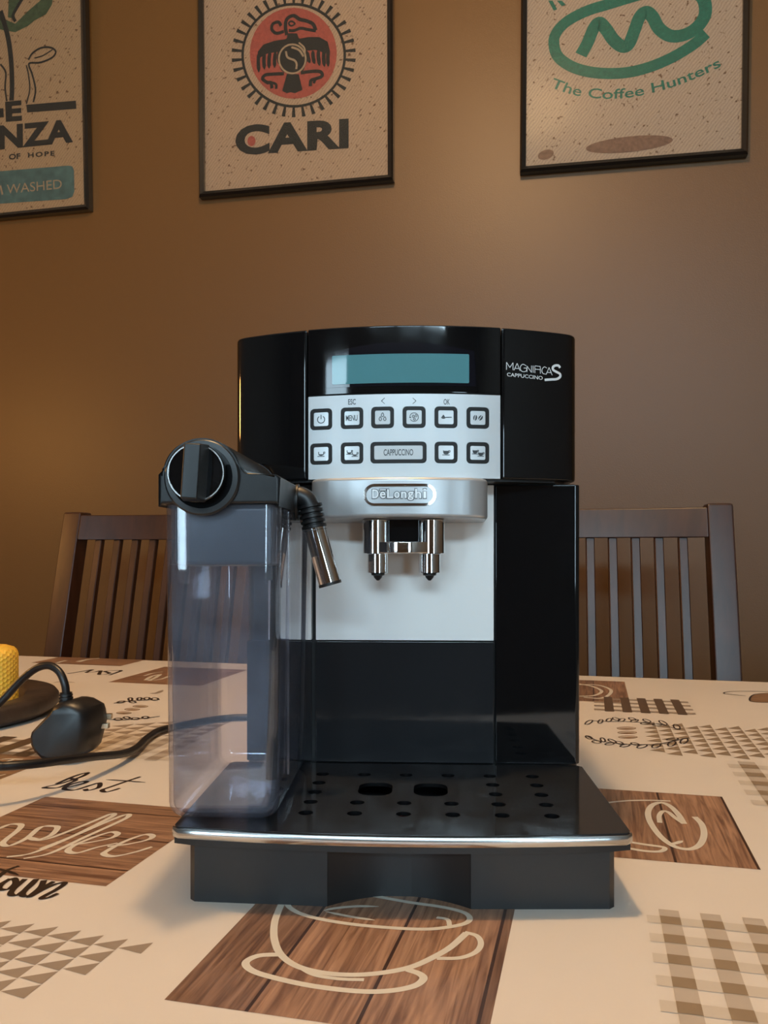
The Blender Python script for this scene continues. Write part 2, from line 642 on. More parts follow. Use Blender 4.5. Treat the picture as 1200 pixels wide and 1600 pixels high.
def ribbon(pts, width, closed=False, nib=None, n=8, taper=False):
    """flat stroke along 2-D points -> verts, faces (2-D)"""
    P = crom([(p[0], p[1]) for p in pts], n, closed) if len(pts) > 2 else [Vector(p[:2]) for p in pts]
    m = len(P)
    V, Fc = [], []
    for i, p in enumerate(P):
        if closed:
            d = P[(i + 1) % m] - P[(i - 1) % m]
        else:
            d = P[min(i + 1, m - 1)] - P[max(i - 1, 0)]
        if d.length < 1e-9:
            d = Vector((1, 0))
        d.normalize()
        w = width
        if nib is not None:
            w = width * (0.38 + 0.62 * abs(sin(atan2(d.y, d.x) - nib)))
        if taper and not closed:
            t = i / (m - 1)
            w *= min(1, 0.25 + 4 * min(t, 1 - t))
        s = Vector((-d.y, d.x)) * (w / 2)
        V += [p + s, p - s]
    k = m if closed else m - 1
    for i in range(k):
        a, b_, c, e = 2 * i, 2 * i + 1, 2 * ((i + 1) % m) + 1, 2 * ((i + 1) % m)
        Fc.append((a, b_, c, e))
    return V, Fc


class Deco:
    """collects flat 2-D shapes that make one print; crossing strokes lie a few microns above each other"""
    def __init__(self):
        self.V, self.F, self.Z, self.k = [], [], [], 0

    def add(self, V, Fc, zs=None):
        o = len(self.V)
        base = (self.k % 12) * 5e-6
        self.k += 1
        self.V += [(v[0], v[1]) for v in V]
        self.Z += [base + (zs[i] if zs else 0.0) for i in range(len(V))]
        self.F += [tuple(i + o for i in f) for f in Fc]
        return self

    def stroke(self, pts, w, **k):
        V, Fc = ribbon(pts, w, **k)
        n = len(V)
        return self.add(V, Fc, None if k.get('closed') else [4.5e-6 * (i // 2) / max(1, n // 2) for i in range(n)])

    def poly(self, pts):
        return self.add(pts, [tuple(range(len(pts)))])

    def mesh(self, vf):
        return self.add(*vf)

    def build(self, name, fn, mat, parent):
        vs3 = []
        for (x, y), dz in zip(self.V, self.Z):
            p = fn(x, y)
            vs3.append((p[0], p[1], p[2] + dz))
        return flat_obj(name, vs3, self.F, mat, parent)


_text_cache = {}


def text2d(s, bold=0.0, spacing=1.0):
    """2-D mesh of a word in the built-in font, normalised to the unit box"""
    key = (s, bold, spacing)
    if key not in _text_cache:
        cu = bpy.data.curves.new('tmp_text', 'FONT')
        cu.body = s
        cu.offset = bold
        cu.resolution_u = 4
        cu.space_character = spacing
        o = bpy.data.objects.new('tmp_text', cu)
        C.objects.link(o)
        dg = bpy.context.evaluated_depsgraph_get()
        me = bpy.data.meshes.new_from_object(o.evaluated_get(dg))
        V = [(v.co.x, v.co.y) for v in me.vertices]
        Fc = [tuple(p.vertices) for p in me.polygons]
        bpy.data.objects.remove(o)
        bpy.data.curves.remove(cu)
        bpy.data.meshes.remove(me)
        x0, x1 = min(v[0] for v in V), max(v[0] for v in V)
        y0, y1 = min(v[1] for v in V), max(v[1] for v in V)
        _text_cache[key] = ([((x - x0) / (x1 - x0), (y - y0) / (y1 - y0)) for x, y in V], Fc)
    return _text_cache[key]


def text_box(s, x0, x1, y0, y1, bold=0.0, spacing=1.0):
    V, Fc = text2d(s, bold, spacing)
    return [(x0 + (x1 - x0) * x, y0 + (y1 - y0) * y) for x, y in V], Fc


def text_quad(s, tl, tr, br, bl, bold=0.0, spacing=1.0):
    V, Fc = text2d(s, bold, spacing)
    out = []
    for x, y in V:
        t = (tl[0] + (tr[0] - tl[0]) * x, tl[1] + (tr[1] - tl[1]) * x)
        b = (bl[0] + (br[0] - bl[0]) * x, bl[1] + (br[1] - bl[1]) * x)
        out.append((b[0] + (t[0] - b[0]) * y, b[1] + (t[1] - b[1]) * y))
    return out, Fc


def text_path(s, pts, h, bold=0.0):
    V, Fc = text2d(s, bold)
    P = crom(pts, 10)
    cum = [0.0]
    for i in range(len(P) - 1):
        cum.append(cum[-1] + (P[i + 1] - P[i]).length)
    out = []
    for x, y in V:
        d = x * cum[-1]
        i = 0
        while i < len(P) - 2 and cum[i + 1] < d:
            i += 1
        t = (d - cum[i]) / max(1e-9, cum[i + 1] - cum[i])
        p = P[i].lerp(P[i + 1], t)
        dr = (P[i + 1] - P[i]).normalized()
        nrm = Vector((dr.y, -dr.x)) if h < 0 else Vector((-dr.y, dr.x))
        q = p + nrm * (abs(h) * y)
        out.append((q.x, q.y))
    return out, Fc


def zoomed(pts, scale, ox, oy):
    return [(ox + p[0] / scale, oy + p[1] / scale) for p in pts]


# ------------------------------------------------------------------ the room
def room_box(name, a0, a1, b0, b1, z0, z1, mat, kind=True):
    bm = box(a0, a1, b0, b1, z0, z1)
    xform(bm, lambda a, b, z: room(a, b, z))
    o = obj(name, bm, mat, smooth=0)
    if kind:
        struct(o)
    return o


room_box('wall_back', ROOM_L, ROOM_R, -0.12, 0.0, 0, ROOM_H, M['wall'])
room_box('wall_left', ROOM_L - 0.12, ROOM_L, -0.12, ROOM_D + 0.12, 0, ROOM_H, M['wall_other'])
room_box('wall_right', ROOM_R, ROOM_R + 0.12, -0.12, ROOM_D + 0.12, 0, ROOM_H, M['wall_other'])
room_box('floor', ROOM_L - 0.12, ROOM_R + 0.12, -0.12, ROOM_D + 0.12, -0.1, 0, M['floor'])
room_box('ceiling', ROOM_L - 0.12, ROOM_R + 0.12, -0.12, ROOM_D + 0.12, ROOM_H, ROOM_H + 0.1, M['ceiling'])
bm = bmesh.new()
cuts = [(ROOM_L, WINS[0][0])] + [(WINS[k][1], WINS[k + 1][0]) for k in range(len(WINS) - 1)] + [(WINS[-1][1], ROOM_R)]
for c0, c1 in cuts:
    box(c0, c1, ROOM_D, ROOM_D + 0.12, 0, ROOM_H, bm=bm)
for q in WINS:
    box(q[0], q[1], ROOM_D, ROOM_D + 0.12, 0, q[2], bm=bm)
    box(q[0], q[1], ROOM_D, ROOM_D + 0.12, q[3], ROOM_H, bm=bm)
xform(bm, lambda a, b, z: room(a, b, z))
struct(obj('wall_front', bm, M['wall_other'], smooth=0))
room_box('baseboard_back', ROOM_L, ROOM_R, 0.0, 0.015, 0, 0.09, M['table'])
# windows, the added high one included: frame, mullions, panes
fw = 0.06
for wi, (a0, a1, z0, z1, npane, _p) in enumerate(WINS):
    bm = bmesh.new()
    for q in ((a0, a1, z0, z0 + fw), (a0, a1, z1 - fw, z1), (a0, a0 + fw, z0 + fw, z1 - fw), (a1 - fw, a1, z0 + fw, z1 - fw)):
        box(q[0], q[1], ROOM_D + 0.02, ROOM_D + 0.08, q[2], q[3], bm=bm)
    xform(bm, lambda a, b, z: room(a, b, z))
    win = struct(obj('window_%d' % (wi + 1), bm, M['white_pvc'], smooth=0))
    es = [a0 + fw]
    for k in range(1, npane):
        am = a0 + (a1 - a0) * k / npane
        bm = box(am - 0.04, am + 0.04, ROOM_D + 0.025, ROOM_D + 0.075, z0 + fw, z1 - fw)
        xform(bm, lambda a, b, z: room(a, b, z))
        obj('mullion', bm, M['white_pvc'], win, smooth=0)
        es += [am - 0.04, am + 0.04]
    es.append(a1 - fw)
    for k in range(npane):
        bm = box(es[2 * k], es[2 * k + 1], ROOM_D + 0.048, ROOM_D + 0.052, z0 + fw, z1 - fw)
        xform(bm, lambda a, b, z: room(a, b, z))
        obj('pane', bm, M['pane'], win, smooth=0)

# ------------------------------------------------------------------ table and cloth
TYAW = radians(14.0)
TCX, TCY = -0.16, 0.74           # table centre in the table's own axes (camera foot = 0, 0)


def t_world(a, b, z=0.0):
    return Vector((a * cos(TYAW) + b * sin(TYAW), -a * sin(TYAW) + b * cos(TYAW), z))


TA0, TA1, TB0, TB1 = -1.22, 0.80, 0.20, 1.279
table = empty('dining_table', t_world((TA0 + TA1) / 2, (TB0 + TB1) / 2, 0), -TYAW)
tag(table, 'wooden dining table hidden under the printed oilcloth', 'table')
hw, hd = (TA1 - TA0) / 2, (TB1 - TB0) / 2
obj('tabletop', box(-hw + 0.004, hw - 0.004, -hd + 0.004, hd - 0.004, TZ - 0.032, TZ - 0.0025, 0.003), M['table'], table)
for sx in (-1, 1):
    for sy in (-1, 1):
        cx, cy = sx * (hw - 0.07), sy * (hd - 0.07)
        obj('leg', box(cx - 0.035, cx + 0.035, cy - 0.035, cy + 0.035, 0, TZ - 0.10, 0.004), M['table'], table)
for sx in (-1, 1):
    obj('apron', box(sx * (hw - 0.07) - 0.012, sx * (hw - 0.07) + 0.012, -hd + 0.105, hd - 0.105, TZ - 0.11, TZ - 0.032), M['table'], table)
for sy in (-1, 1):
    obj('apron', box(-hw + 0.105, hw - 0.105, sy * (hd - 0.07) - 0.012, sy * (hd - 0.07) + 0.012, TZ - 0.11, TZ - 0.032), M['table'], table)

cloth = empty('tablecloth', t_world((TA0 + TA1) / 2, (TB0 + TB1) / 2, TZ), -TYAW)
tag(cloth, 'cream oilcloth printed with coffee cups, words and brown plank squares', 'tablecloth')
TOX, TOY = (TA0 + TA1) / 2, (TB0 + TB1) / 2
# cloth sheet: top with a rounded fall over the four edges
bm = bmesh.new()
loops = []
for off, z in ((-0.012, 0.0), (-0.004, -0.0008), (0.0005, -0.004), (0.0022, -0.009), (0.004, -0.06), (0.007, -0.12), (0.010, -0.19)):
    loops.append([bm.verts.new((x, y, z)) for x, y in rrect(0, 0, 2 * (hw + off), 2 * (hd + off), 0.012, 4)])
bm.faces.new(loops[0])
nn = len(loops[0])
for k in range(len(loops) - 1):
    for i in range(nn):
        bm.faces.new((loops[k][i], loops[k][(i + 1) % nn], loops[k + 1][(i + 1) % nn], loops[k + 1][i]))
obj('cloth_sheet', bm, M['cloth'], cloth)


def T(u, v):
    """a point of the photograph on the table plane -> table axes"""
    d = F * (CAMZ - TZ) / (v - HZ)
    X = (u - 600) / F * d
    return (X * cos(TYAW) - d * sin(TYAW), X * sin(TYAW) + d * cos(TYAW))


def on_cloth(h):
    return lambda a, b: (a - TOX, b - TOY, h)


H1, H2, H3, H4 = 0.00012, 0.00024, 0.00036, 0.00048


def sq(a0, a1, b0, b1, mat, name='printed_plank_square', h=H1, parent=cloth):
    return Deco().poly([(a0, b0), (a1, b0), (a1, b1), (a0, b1)]).build(name, on_cloth(h), mat, parent)


def trace(pts, scale, ox, oy):
    return [T(*p) for p in zoomed(pts, scale, ox, oy)]


# A: square in front of the machine with a cup and saucer
A_ = sq(-0.1715, -0.0385, 0.312, 0.445, M['plank_a'])
z6 = lambda pts: trace(pts, 2.069, 240, 1380)
d = Deco()
W = 0.0036
d.stroke(z6([(425, 45), (404, 90), (391, 130), (390, 180), (410, 230), (460, 268), (540, 290), (640, 298), (740, 291), (830, 273), (900, 243), (960, 208), (1012, 162)]), W)
d.stroke(z6([(425, 45), (440, 80), (500, 108), (620, 131), (760, 145), (880, 150), (960, 142), (1010, 130), (1022, 113), (1000, 95), (930, 78), (820, 62), (700, 40)]), W * .85)
d.stroke(z6([(555, 93), (640, 110), (715, 121)]), W * .6, taper=True)
d.stroke(z6([(550, 90), (590, 82), (660, 76), (728, 77)]), W * .7, taper=True)
d.stroke(z6([(915, 112), (950, 119), (957, 140)]), W * .7)
d.stroke(z6([(1005, 160), (1045, 172), (1058, 198), (1040, 225), (990, 243), (915, 245)]), W * .8)
d.stroke(z6([(415, 232), (340, 236), (298, 258), (320, 285), (400, 310), (520, 335), (660, 351), (760, 350), (840, 335), (872, 312), (860, 295), (820, 281)]), W)
d.stroke(z6([(470, 272), (520, 298), (600, 311), (680, 314)]), W * .7)
d.build('printed_cup', on_cloth(H2), M['print_cream'], A_)

# B: square on the left with the word coffee
B_ = sq(-0.400, -0.2608, 0.4095, 0.5475, M['plank_b'])
z4 = lambda pts: trace(pts, 3.81, 0, 1180)
d = Deco()
W = 0.0043
NIB = radians(50)
d.stroke(z4([(-150, 470), (-60, 420), (-20, 418), (-60, 470), (-150, 510), (-170, 540), (-110, 545), (-10, 500)]), W, nib=NIB)
d.stroke(z4([(-10, 440), (60, 414), (125, 416), (105, 450), (40, 500), (15, 530), (60, 540), (160, 495), (240, 432), (320, 424), (342, 436), (300, 480), (220, 505), (170, 492)]), W, nib=NIB)
d.stroke(z4([(170, 492), (260, 505), (420, 450), (580, 385), (660, 352), (676, 360), (600, 402), (400, 500), (190, 585), (40, 608)]), W, nib=NIB)
d.stroke(z4([(240, 560), (420, 490), (620, 405), (740, 358), (768, 362), (720, 392), (500, 492), (300, 585), (140, 618)]), W, nib=NIB)
d.stroke(z4([(400, 540), (540, 520), (660, 495), (700, 470), (660, 460), (560, 490), (440, 540), (405, 572), (460, 584), (580, 550), (700, 525)]), W, nib=NIB)
d.stroke(z4([(640, 545), (760, 532), (880, 505), (908, 482), (860, 475), (750, 512), (640, 570), (620, 592), (680, 604), (800, 580), (905, 548)]), W, nib=NIB)
d.build('printed_word', on_cloth(H2), M['print_cream'], B_)

d = Deco()
z3 = lambda pts: trace(pts, 4.444, 0, 1000)
W = 0.0042
d.stroke(z3([(390, 1000), (520, 945), (606, 922), (570, 948), (430, 995), (330, 1018), (310, 1027), (400, 1026), (490, 992), (525, 972), (480, 960)]), W, nib=NIB)
d.stroke(z3([(440, 1028), (560, 1003), (602, 986), (560, 984), (470, 1012), (448, 1036), (520, 1042), (640, 1006), (690, 994), (684, 1025), (610, 1046), (590, 1036)]), W, nib=NIB)
d.stroke(z3([(975, 950), (870, 985), (770, 1020), (710, 1042), (740, 1056), (835, 1030)]), W, nib=NIB)
d.stroke(z3([(735, 970), (860, 978), (1010, 990)]), W * .6, taper=True)
d.build('printed_word', on_cloth(H1), M['print_dark'], cloth)

d = Deco()
W = 0.0037
d.stroke(z4([(112, 662), (40, 690), (-30, 745), (-40, 770), (0, 765)]), W, nib=NIB)
d.stroke(z4([(-30, 678), (40, 692), (110, 716)]), W * .6, taper=True)
d.stroke(z4([(62, 738), (10, 770), (-5, 800), (50, 800), (92, 765), (85, 738), (60, 742)]), W, nib=NIB)
d.stroke(z4([(150, 740), (80, 800), (65, 832), (110, 832), (180, 780), (215, 742), (150, 805), (135, 838), (180, 836), (240, 790), (262, 748)]), W, nib=NIB)
d.stroke(z4([(320, 755), (250, 795), (175, 846), (260, 800), (340, 768), (385, 766), (340, 800), (250, 850), (285, 852), (345, 826)]), W, nib=NIB)
d.build('printed_word', on_cloth(H3), M['print_dark'], cloth)

# C: square cut by the left edge, with white script marks
C_ = sq(-0.60, -0.466, 0.5225, 0.658, M['plank_b'])
for q in ([(-60, 840), (40, 828), (160, 830)], [(-40, 860), (30, 850), (95, 832)], [(-80, 960), (-20, 948), (40, 934)]):
    Deco().stroke(z3(q), 0.0036, nib=NIB).build('printed_stroke', on_cloth(H2), M['print_cream'], C_)

# far left squares
D_ = sq(-0.90, -0.735, 1.195, 1.272, M['plank_b'])
d = Deco()
Deco().stroke(z3([(540, 152), (600, 138), (690, 128)]), 0.012, nib=NIB).build('printed_stroke', on_cloth(H2), M['print_cream'], D_)
Deco().stroke(z3([(390, 160), (430, 150), (460, 142)]), 0.008, nib=NIB).build('printed_stroke', on_cloth(H2), M['print_cream'], D_)
D2 = sq(-0.662, -0.52, 1.046, 1.205, M['plank_b'])
d = Deco()
d.stroke(z3([(1010, 280), (1050, 255), (1110, 240), (1080, 262), (1040, 282), (1120, 272), (1180, 250)]), 0.0065, nib=NIB)
d.stroke(z3([(1000, 250), (1060, 232), (1130, 222)]), 0.005, nib=NIB)
d.build('printed_word', on_cloth(H2), M['print_cream'], D2)
d = Deco()
d.stroke(z3([(470, 234), (560, 220), (640, 206), (600, 226), (660, 222), (700, 214), (690, 240), (760, 232), (730, 218), (790, 212), (840, 214), (760, 244)]), 0.006, nib=NIB)
d.build('printed_word', on_cloth(H1), M['print_dark'], cloth)
for q, w_ in (([(370, 296), (430, 290), (520, 296)], 0.006), ([(1040, 372), (1090, 368), (1130, 348)], 0.007)):
    Deco().stroke(z3(q), w_, taper=True).build('printed_flourish', on_cloth(H1), M['print_taupe'], cloth)


def leaf(d, cx, cy, rx, ry, rot, w, zf):
    d.stroke(zf(circ(cx, cy, rx, ry, 12, rot)), w, closed=True, n=3)


def garland(leaves, stem, zf, w, name='printed_garland'):
    d = Deco()
    d.stroke(zf(stem), w)
    for cx, cy, rx, ry, rot in leaves:
        leaf(d, cx, cy, rx, ry, radians(rot), w, zf)
    d.build(name, on_cloth(H3), M['print_dark'], cloth)


z5 = lambda pts: trace(pts, 3.75, 880, 1030)
garland([(150, 371, 24, 9, -25), (218, 366, 15, 10, -30), (268, 358, 16, 9, -15), (310, 352, 22, 7, 15), (342, 358, 20, 8, -10), (405, 352, 22, 7, 15), (418, 362, 22, 7, -8), (490, 362, 24, 7, 18), (480, 377, 26, 6, -3), (585, 374, 26, 8, 25), (550, 386, 26, 6, 0), (665, 398, 22, 12, 30)],
        [(175, 362), (260, 366), (340, 366), (420, 370), (500, 376), (580, 386), (680, 414)], z5, 0.0016)
garland([(150, 460, 20, 8, 20), (195, 486, 26, 7, 5), (232, 474, 16, 10, 35), (286, 480, 24, 7, 20), (272, 498, 26, 6, -5), (330, 492, 22, 7, 15), (362, 508, 28, 7, -8), (420, 498, 24, 6, 10), (462, 512, 30, 9, -12), (545, 509, 26, 11, -15), (636, 497, 24, 13, -20), (708, 481, 24, 14, -25), (640, 470, 34, 6, -5)],
        [(140, 452), (200, 478), (290, 492), (380, 500), (470, 502), (560, 498), (640, 482), (735, 462)], z5, 0.0016)
garland([(840, 432, 26, 7, -10), (905, 412, 14, 10, 0), (920, 432, 22, 6, 5), (968, 410, 16, 9, -10), (1020, 408, 20, 8, -5), (1075, 412, 24, 9, 0)],
        [(790, 440), (900, 425), (1000, 420), (1110, 416)], z3, 0.0026)
garland([(690, 527, 22, 13, 20), (745, 542, 22, 10, -5), (820, 552, 26, 8, 0), (880, 542, 22, 8, 5), (940, 548, 26, 7, 0), (1010, 540, 22, 8, 0)],
        [(660, 530), (760, 552), (880, 556), (1000, 545), (1110, 532)], z3, 0.0024)
for zf, spots, rx, ry in ((z5, ((370, 405), (375, 430), (379, 457)), 58, 9), (z3, ((975, 461), (918, 482), (860, 507)), 55, 9)):
    for cx, cy in spots:
        bn = Deco().poly(zf(circ(cx, cy, rx, ry, 20))).build('printed_bean', on_cloth(H1), M['print_bean'], cloth)
        Deco().stroke(zf([(cx - rx * .85, cy + 1), (cx, cy - 2), (cx + rx * .85, cy)]), 0.003).build('printed_crease', on_cloth(H2), M['print_cream'], bn)
# outlined bean and its long flourish at the right edge
bn = Deco().poly(z5([(1092, 235), (1110, 212), (1150, 203), (1230, 200), (1330, 210), (1360, 232), (1300, 250), (1190, 254), (1110, 250)])).build('printed_bean', on_cloth(H1), M['print_bean'], cloth)
d = Deco()
d.stroke(z5([(1092, 235), (1110, 212), (1150, 203), (1230, 200), (1330, 210), (1360, 232), (1300, 250), (1190, 254), (1110, 250)]), 0.0022, closed=True)
d.stroke(z5([(1070, 215), (990, 208), (940, 200), (980, 190), (1080, 188), (1220, 192)]), 0.0024)
d.build('printed_outline', on_cloth(H2), M['print_dark'], bn)

# E: far square by the machine's right edge
E_ = sq(-0.10, 0.0455, 1.055, 1.226, M['plank_a'])
d = Deco()
d.stroke(z5([(20, 130), (100, 147), (170, 160), (225, 188), (180, 214), (90, 218)]), 0.0045)
d.stroke(z5([(90, 150), (200, 152), (278, 180), (262, 214), (210, 230), (120, 224)]), 0.0045)
d.build('printed_cup', on_cloth(H2), M['print_cream'], E_)
# F: square right of the drip tray
F_ = sq(-0.052, 0.0957, 0.523, 0.671, M['plank_a'])
d = Deco()
W = 0.0042
d.stroke(z5([(770, 925), (812, 970), (825, 1030), (800, 1088), (740, 1115), (650, 1098), (570, 1040), (512, 960), (497, 900), (522, 857), (575, 842), (628, 864), (675, 912), (708, 966)]), W)
d.stroke(z5([(566, 960), (562, 920), (583, 893), (615, 898), (655, 930), (708, 966)]), W * .8)
d.stroke(z5([(620, 1088), (660, 1080), (700, 1066)]), W * .8, taper=True)
d.stroke(z5([(200, 850), (300, 838), (400, 830), (530, 829), (628, 833)]), W * .65)
d.stroke(z5([(380, 1072), (480, 1088), (590, 1105), (570, 1128), (480, 1126), (370, 1108)]), W * .8)
d.build('printed_cup', on_cloth(H2), M['print_cream'], F_)


def checks(a0, b1, na, nb, wa, pa, hb, pb, mats, lead):
    """woven check: upright bars, cross bars, darker where they meet"""
    d1, d2, d3 = Deco(), Deco(), Deco()
    for i in range(na):
        x = a0 + i * pa
        d1.poly([(x, b1 - nb * pb), (x + wa, b1 - nb * pb), (x + wa, b1), (x, b1)])
    for j in range(nb):
        y = b1 - 0.4 * pb - j * pb
        d2.poly([(a0 - lead, y - hb), (a0 + na * pa, y - hb), (a0 + na * pa, y), (a0 - lead, y)])
        for i in range(na):
            x = a0 + i * pa
            d3.poly([(x, y - hb), (x + wa, y - hb), (x + wa, y), (x, y)])
    r = d2.build('printed_check', on_cloth(H2), mats[0], cloth)
    d1.build('printed_bars', on_cloth(H3), mats[1], r)
    d3.build('printed_crossings', on_cloth(H4), mats[2], r)


checks(0.0337, 0.4525, 8, 7, 0.0098, 0.0201, 0.0090, 0.0207, (M['print_taupe_light'], M['print_taupe_mid'], M['print_taupe_deep']), 0.0065)
zz = T(1152, 1190)
checks(zz[0], zz[1], 5, 5, 0.014, 0.026, 0.013, 0.027, (M['print_taupe_light'], M['print_taupe_mid'], M['print_taupe_deep']), 0.010)
checks(0.0150, 1.092, 5, 4, 0.0105, 0.0200, 0.010, 0.0245, (M['print_taupe'], M['print_check_dark'], M['print_check_dark']), 0.012)
checks(-0.505, 0.752, 6, 4, 0.012, 0.024, 0.010, 0.022, (M['print_taupe_light'], M['print_taupe_mid'], M['print_taupe']), 0.008)
checks(-0.600, 0.715, 4, 3, 0.016, 0.030, 0.010, 0.022, (M['print_taupe'], M['print_check_dark'], M['print_check_dark']), 0.01)


def triangles(cols, tops, counts, pa, pb, mat):
    d = Deco()
    for c, t, n in zip(cols, tops, counts):
        for k in range(n):
            b1 = t - k * pb
            d.poly([(c - pa * 0.97, b1 - pb * 0.75), (c, b1 - pb * 0.96), (c, b1)])
    d.build('printed_triangles', on_cloth(H1), mat, cloth)


cs = [-0.2015 - 0.0135 * k for k in range(9)]
triangles(cs, [0.3563, 0.3566, 0.3572, 0.3590, 0.3600, 0.3600, 0.360, 0.360, 0.360], [1, 3, 5, 7, 9, 10, 10, 10, 10], 0.0135, 0.0118, M['print_taupe'])
cs = [0.066 + 0.0142 * k for k in range(20)]
triangles(cs, [0.945 - (0.010 if k % 2 else 0) for k in range(20)], [7] * 20, 0.0140, 0.0200, M['print_taupe_deep'])
cs = [-0.475 + 0.019 * k for k in range(6)]
triangles(cs, [0.80 + 0.013 * k for k in range(6)], [3, 3, 4, 5, 5, 6], 0.0185, 0.0200, M['print_taupe'])

# ------------------------------------------------------------------ chairs
def make_chair():
    root = empty('dining_chair', (0, 0, 0))
    w = 0.222           # half width
    Hh = 1.012
    rec = 0.115         # recline above the seat (metres at the top)

    def yb(z):          # back leg line: leans away above the seat, kicks out below
        return rec * ((z - 0.45) / (Hh - 0.45)) ** 1.15 if z > 0.45 else -0.05 * (z - 0.45) / 0.45 + 0.0

    for s in (-1, 1):
        zs = [0, 0.15, 0.3, 0.45, 0.55, 0.65, 0.75, 0.85, 0.94, Hh]
        bm = bmesh.new()
        rings = []
        for z in zs:
            y = yb(z)
            xo, xi = s * w, s * (w - 0.040)
            rings.append([bm.verts.new(p) for p in ((xo, y - 0.012, z), (xi, y - 0.012, z), (xi, y + 0.026, z), (xo, y + 0.026, z))])
        for k in range(len(rings) - 1):
            for i in range(4):
                bm.faces.new((rings[k][i], rings[k][(i + 1) % 4], rings[k + 1][(i + 1) % 4], rings[k + 1][i]))
        bm.faces.new(rings[0])
        bm.faces.new(rings[-1])
        bmesh.ops.recalc_face_normals(bm, faces=bm.faces[:])
        obj('back_post', bevel(bm, 0.004, 2, 50), M['chair'], root)

    sag = 0.030

    def curved_bar(z0, z1, d0, thick):
        bm = bmesh.new()
        rings = []
        xi = w - 0.0395
        for k in range(13):
            x = -xi + 2 * xi * k / 12
            c = sag * (1 - (x / xi) ** 2)
            rings.append([bm.verts.new((x, yb(z) + d0 + c + dy, z)) for z, dy in ((z0, 0), (z1, 0), (z1, thick), (z0, thick))])
        for k in range(12):
            for i in range(4):
                bm.faces.new((rings[k][i], rings[k][(i + 1) % 4], rings[k + 1][(i + 1) % 4], rings[k + 1][i]))
        bm.faces.new(rings[0])
        bm.faces.new(rings[-1])
        bmesh.ops.recalc_face_normals(bm, faces=bm.faces[:])
        return bevel(bm, 0.0025, 2, 50)

    obj('top_rail', curved_bar(Hh - 0.055, Hh - 0.006, -0.011, 0.022), M['chair'], root)
    obj('lower_rail', curved_bar(0.53, 0.57, -0.008, 0.020), M['chair'], root)
    n = 9
    xi = w - 0.040
    for k in range(n):
        x = -xi + 2 * xi * (k + 1) / (n + 1)
        c = sag * (1 - (x / xi) ** 2)
        bm = bmesh.new()
        rings = []
        for z in (0.569, 0.65, 0.75, 0.85, Hh - 0.0545):
            y = yb(z) - 0.006 + c
            rings.append([bm.verts.new(p) for p in ((x - 0.0072, y, z), (x + 0.0072, y, z), (x + 0.0072, y + 0.014, z), (x - 0.0072, y + 0.014, z))])
        for q in range(4):
            for i in range(4):
                bm.faces.new((rings[q][i], rings[q][(i + 1) % 4], rings[q + 1][(i + 1) % 4], rings[q + 1][i]))
        bm.faces.new(rings[0])
        bm.faces.new(rings[-1])
        bmesh.ops.recalc_face_normals(bm, faces=bm.faces[:])
        obj('slat', bevel(bm, 0.0015, 1, 50), M['chair'], root)
    # seat and front legs reach under the table
    obj('seat', box(-w, w, -0.42, -0.013, 0.425, 0.455, 0.008), M['chair'], root)
    for s in (-1, 1):
        obj('leg', box(s * (w - 0.02) - 0.019, s * (w - 0.02) + 0.019, -0.40, -0.362, 0, 0.424, 0.003), M['chair'], root)
        obj('side_rail', box(s * (w - 0.02) - 0.010, s * (w - 0.02) + 0.010, -0.361, -0.013, 0.37, 0.424, 0.002), M['chair'], root)
    return root


def copy_thing(root):
    r = root.copy()
    C.objects.link(r)
    for ch in root.children:
        c = ch.copy()
        C.objects.link(c)
        c.parent = r
    return r


def top_at(chair, side, u, Y, yaw):
    """stand the chair so that its outer post top meets column u at distance Y"""
    chair.rotation_euler = (0, 0, -yaw)
    ex = Vector((cos(yaw), -sin(yaw), 0))
    ey = Vector((sin(yaw), cos(yaw), 0))
    p = Vector(((u - 600) / F * Y, Y, 0))
    chair.location = p - ex * (side * 0.222) - ey * 0.103


ch1 = make_chair()
ch2 = copy_thing(ch1)
top_at(ch1, -1, 99, 1.66, radians(15))
top_at(ch2, 1, 1146, 1.335, radians(10))
tag(ch1, 'dark wooden slat-back chair behind the table on the left, beside the milk carafe', 'chair', 'dining chairs behind the table')
tag(ch2, 'dark wooden slat-back chair behind the table on the right side of the coffee machine', 'chair', 'dining chairs behind the table')

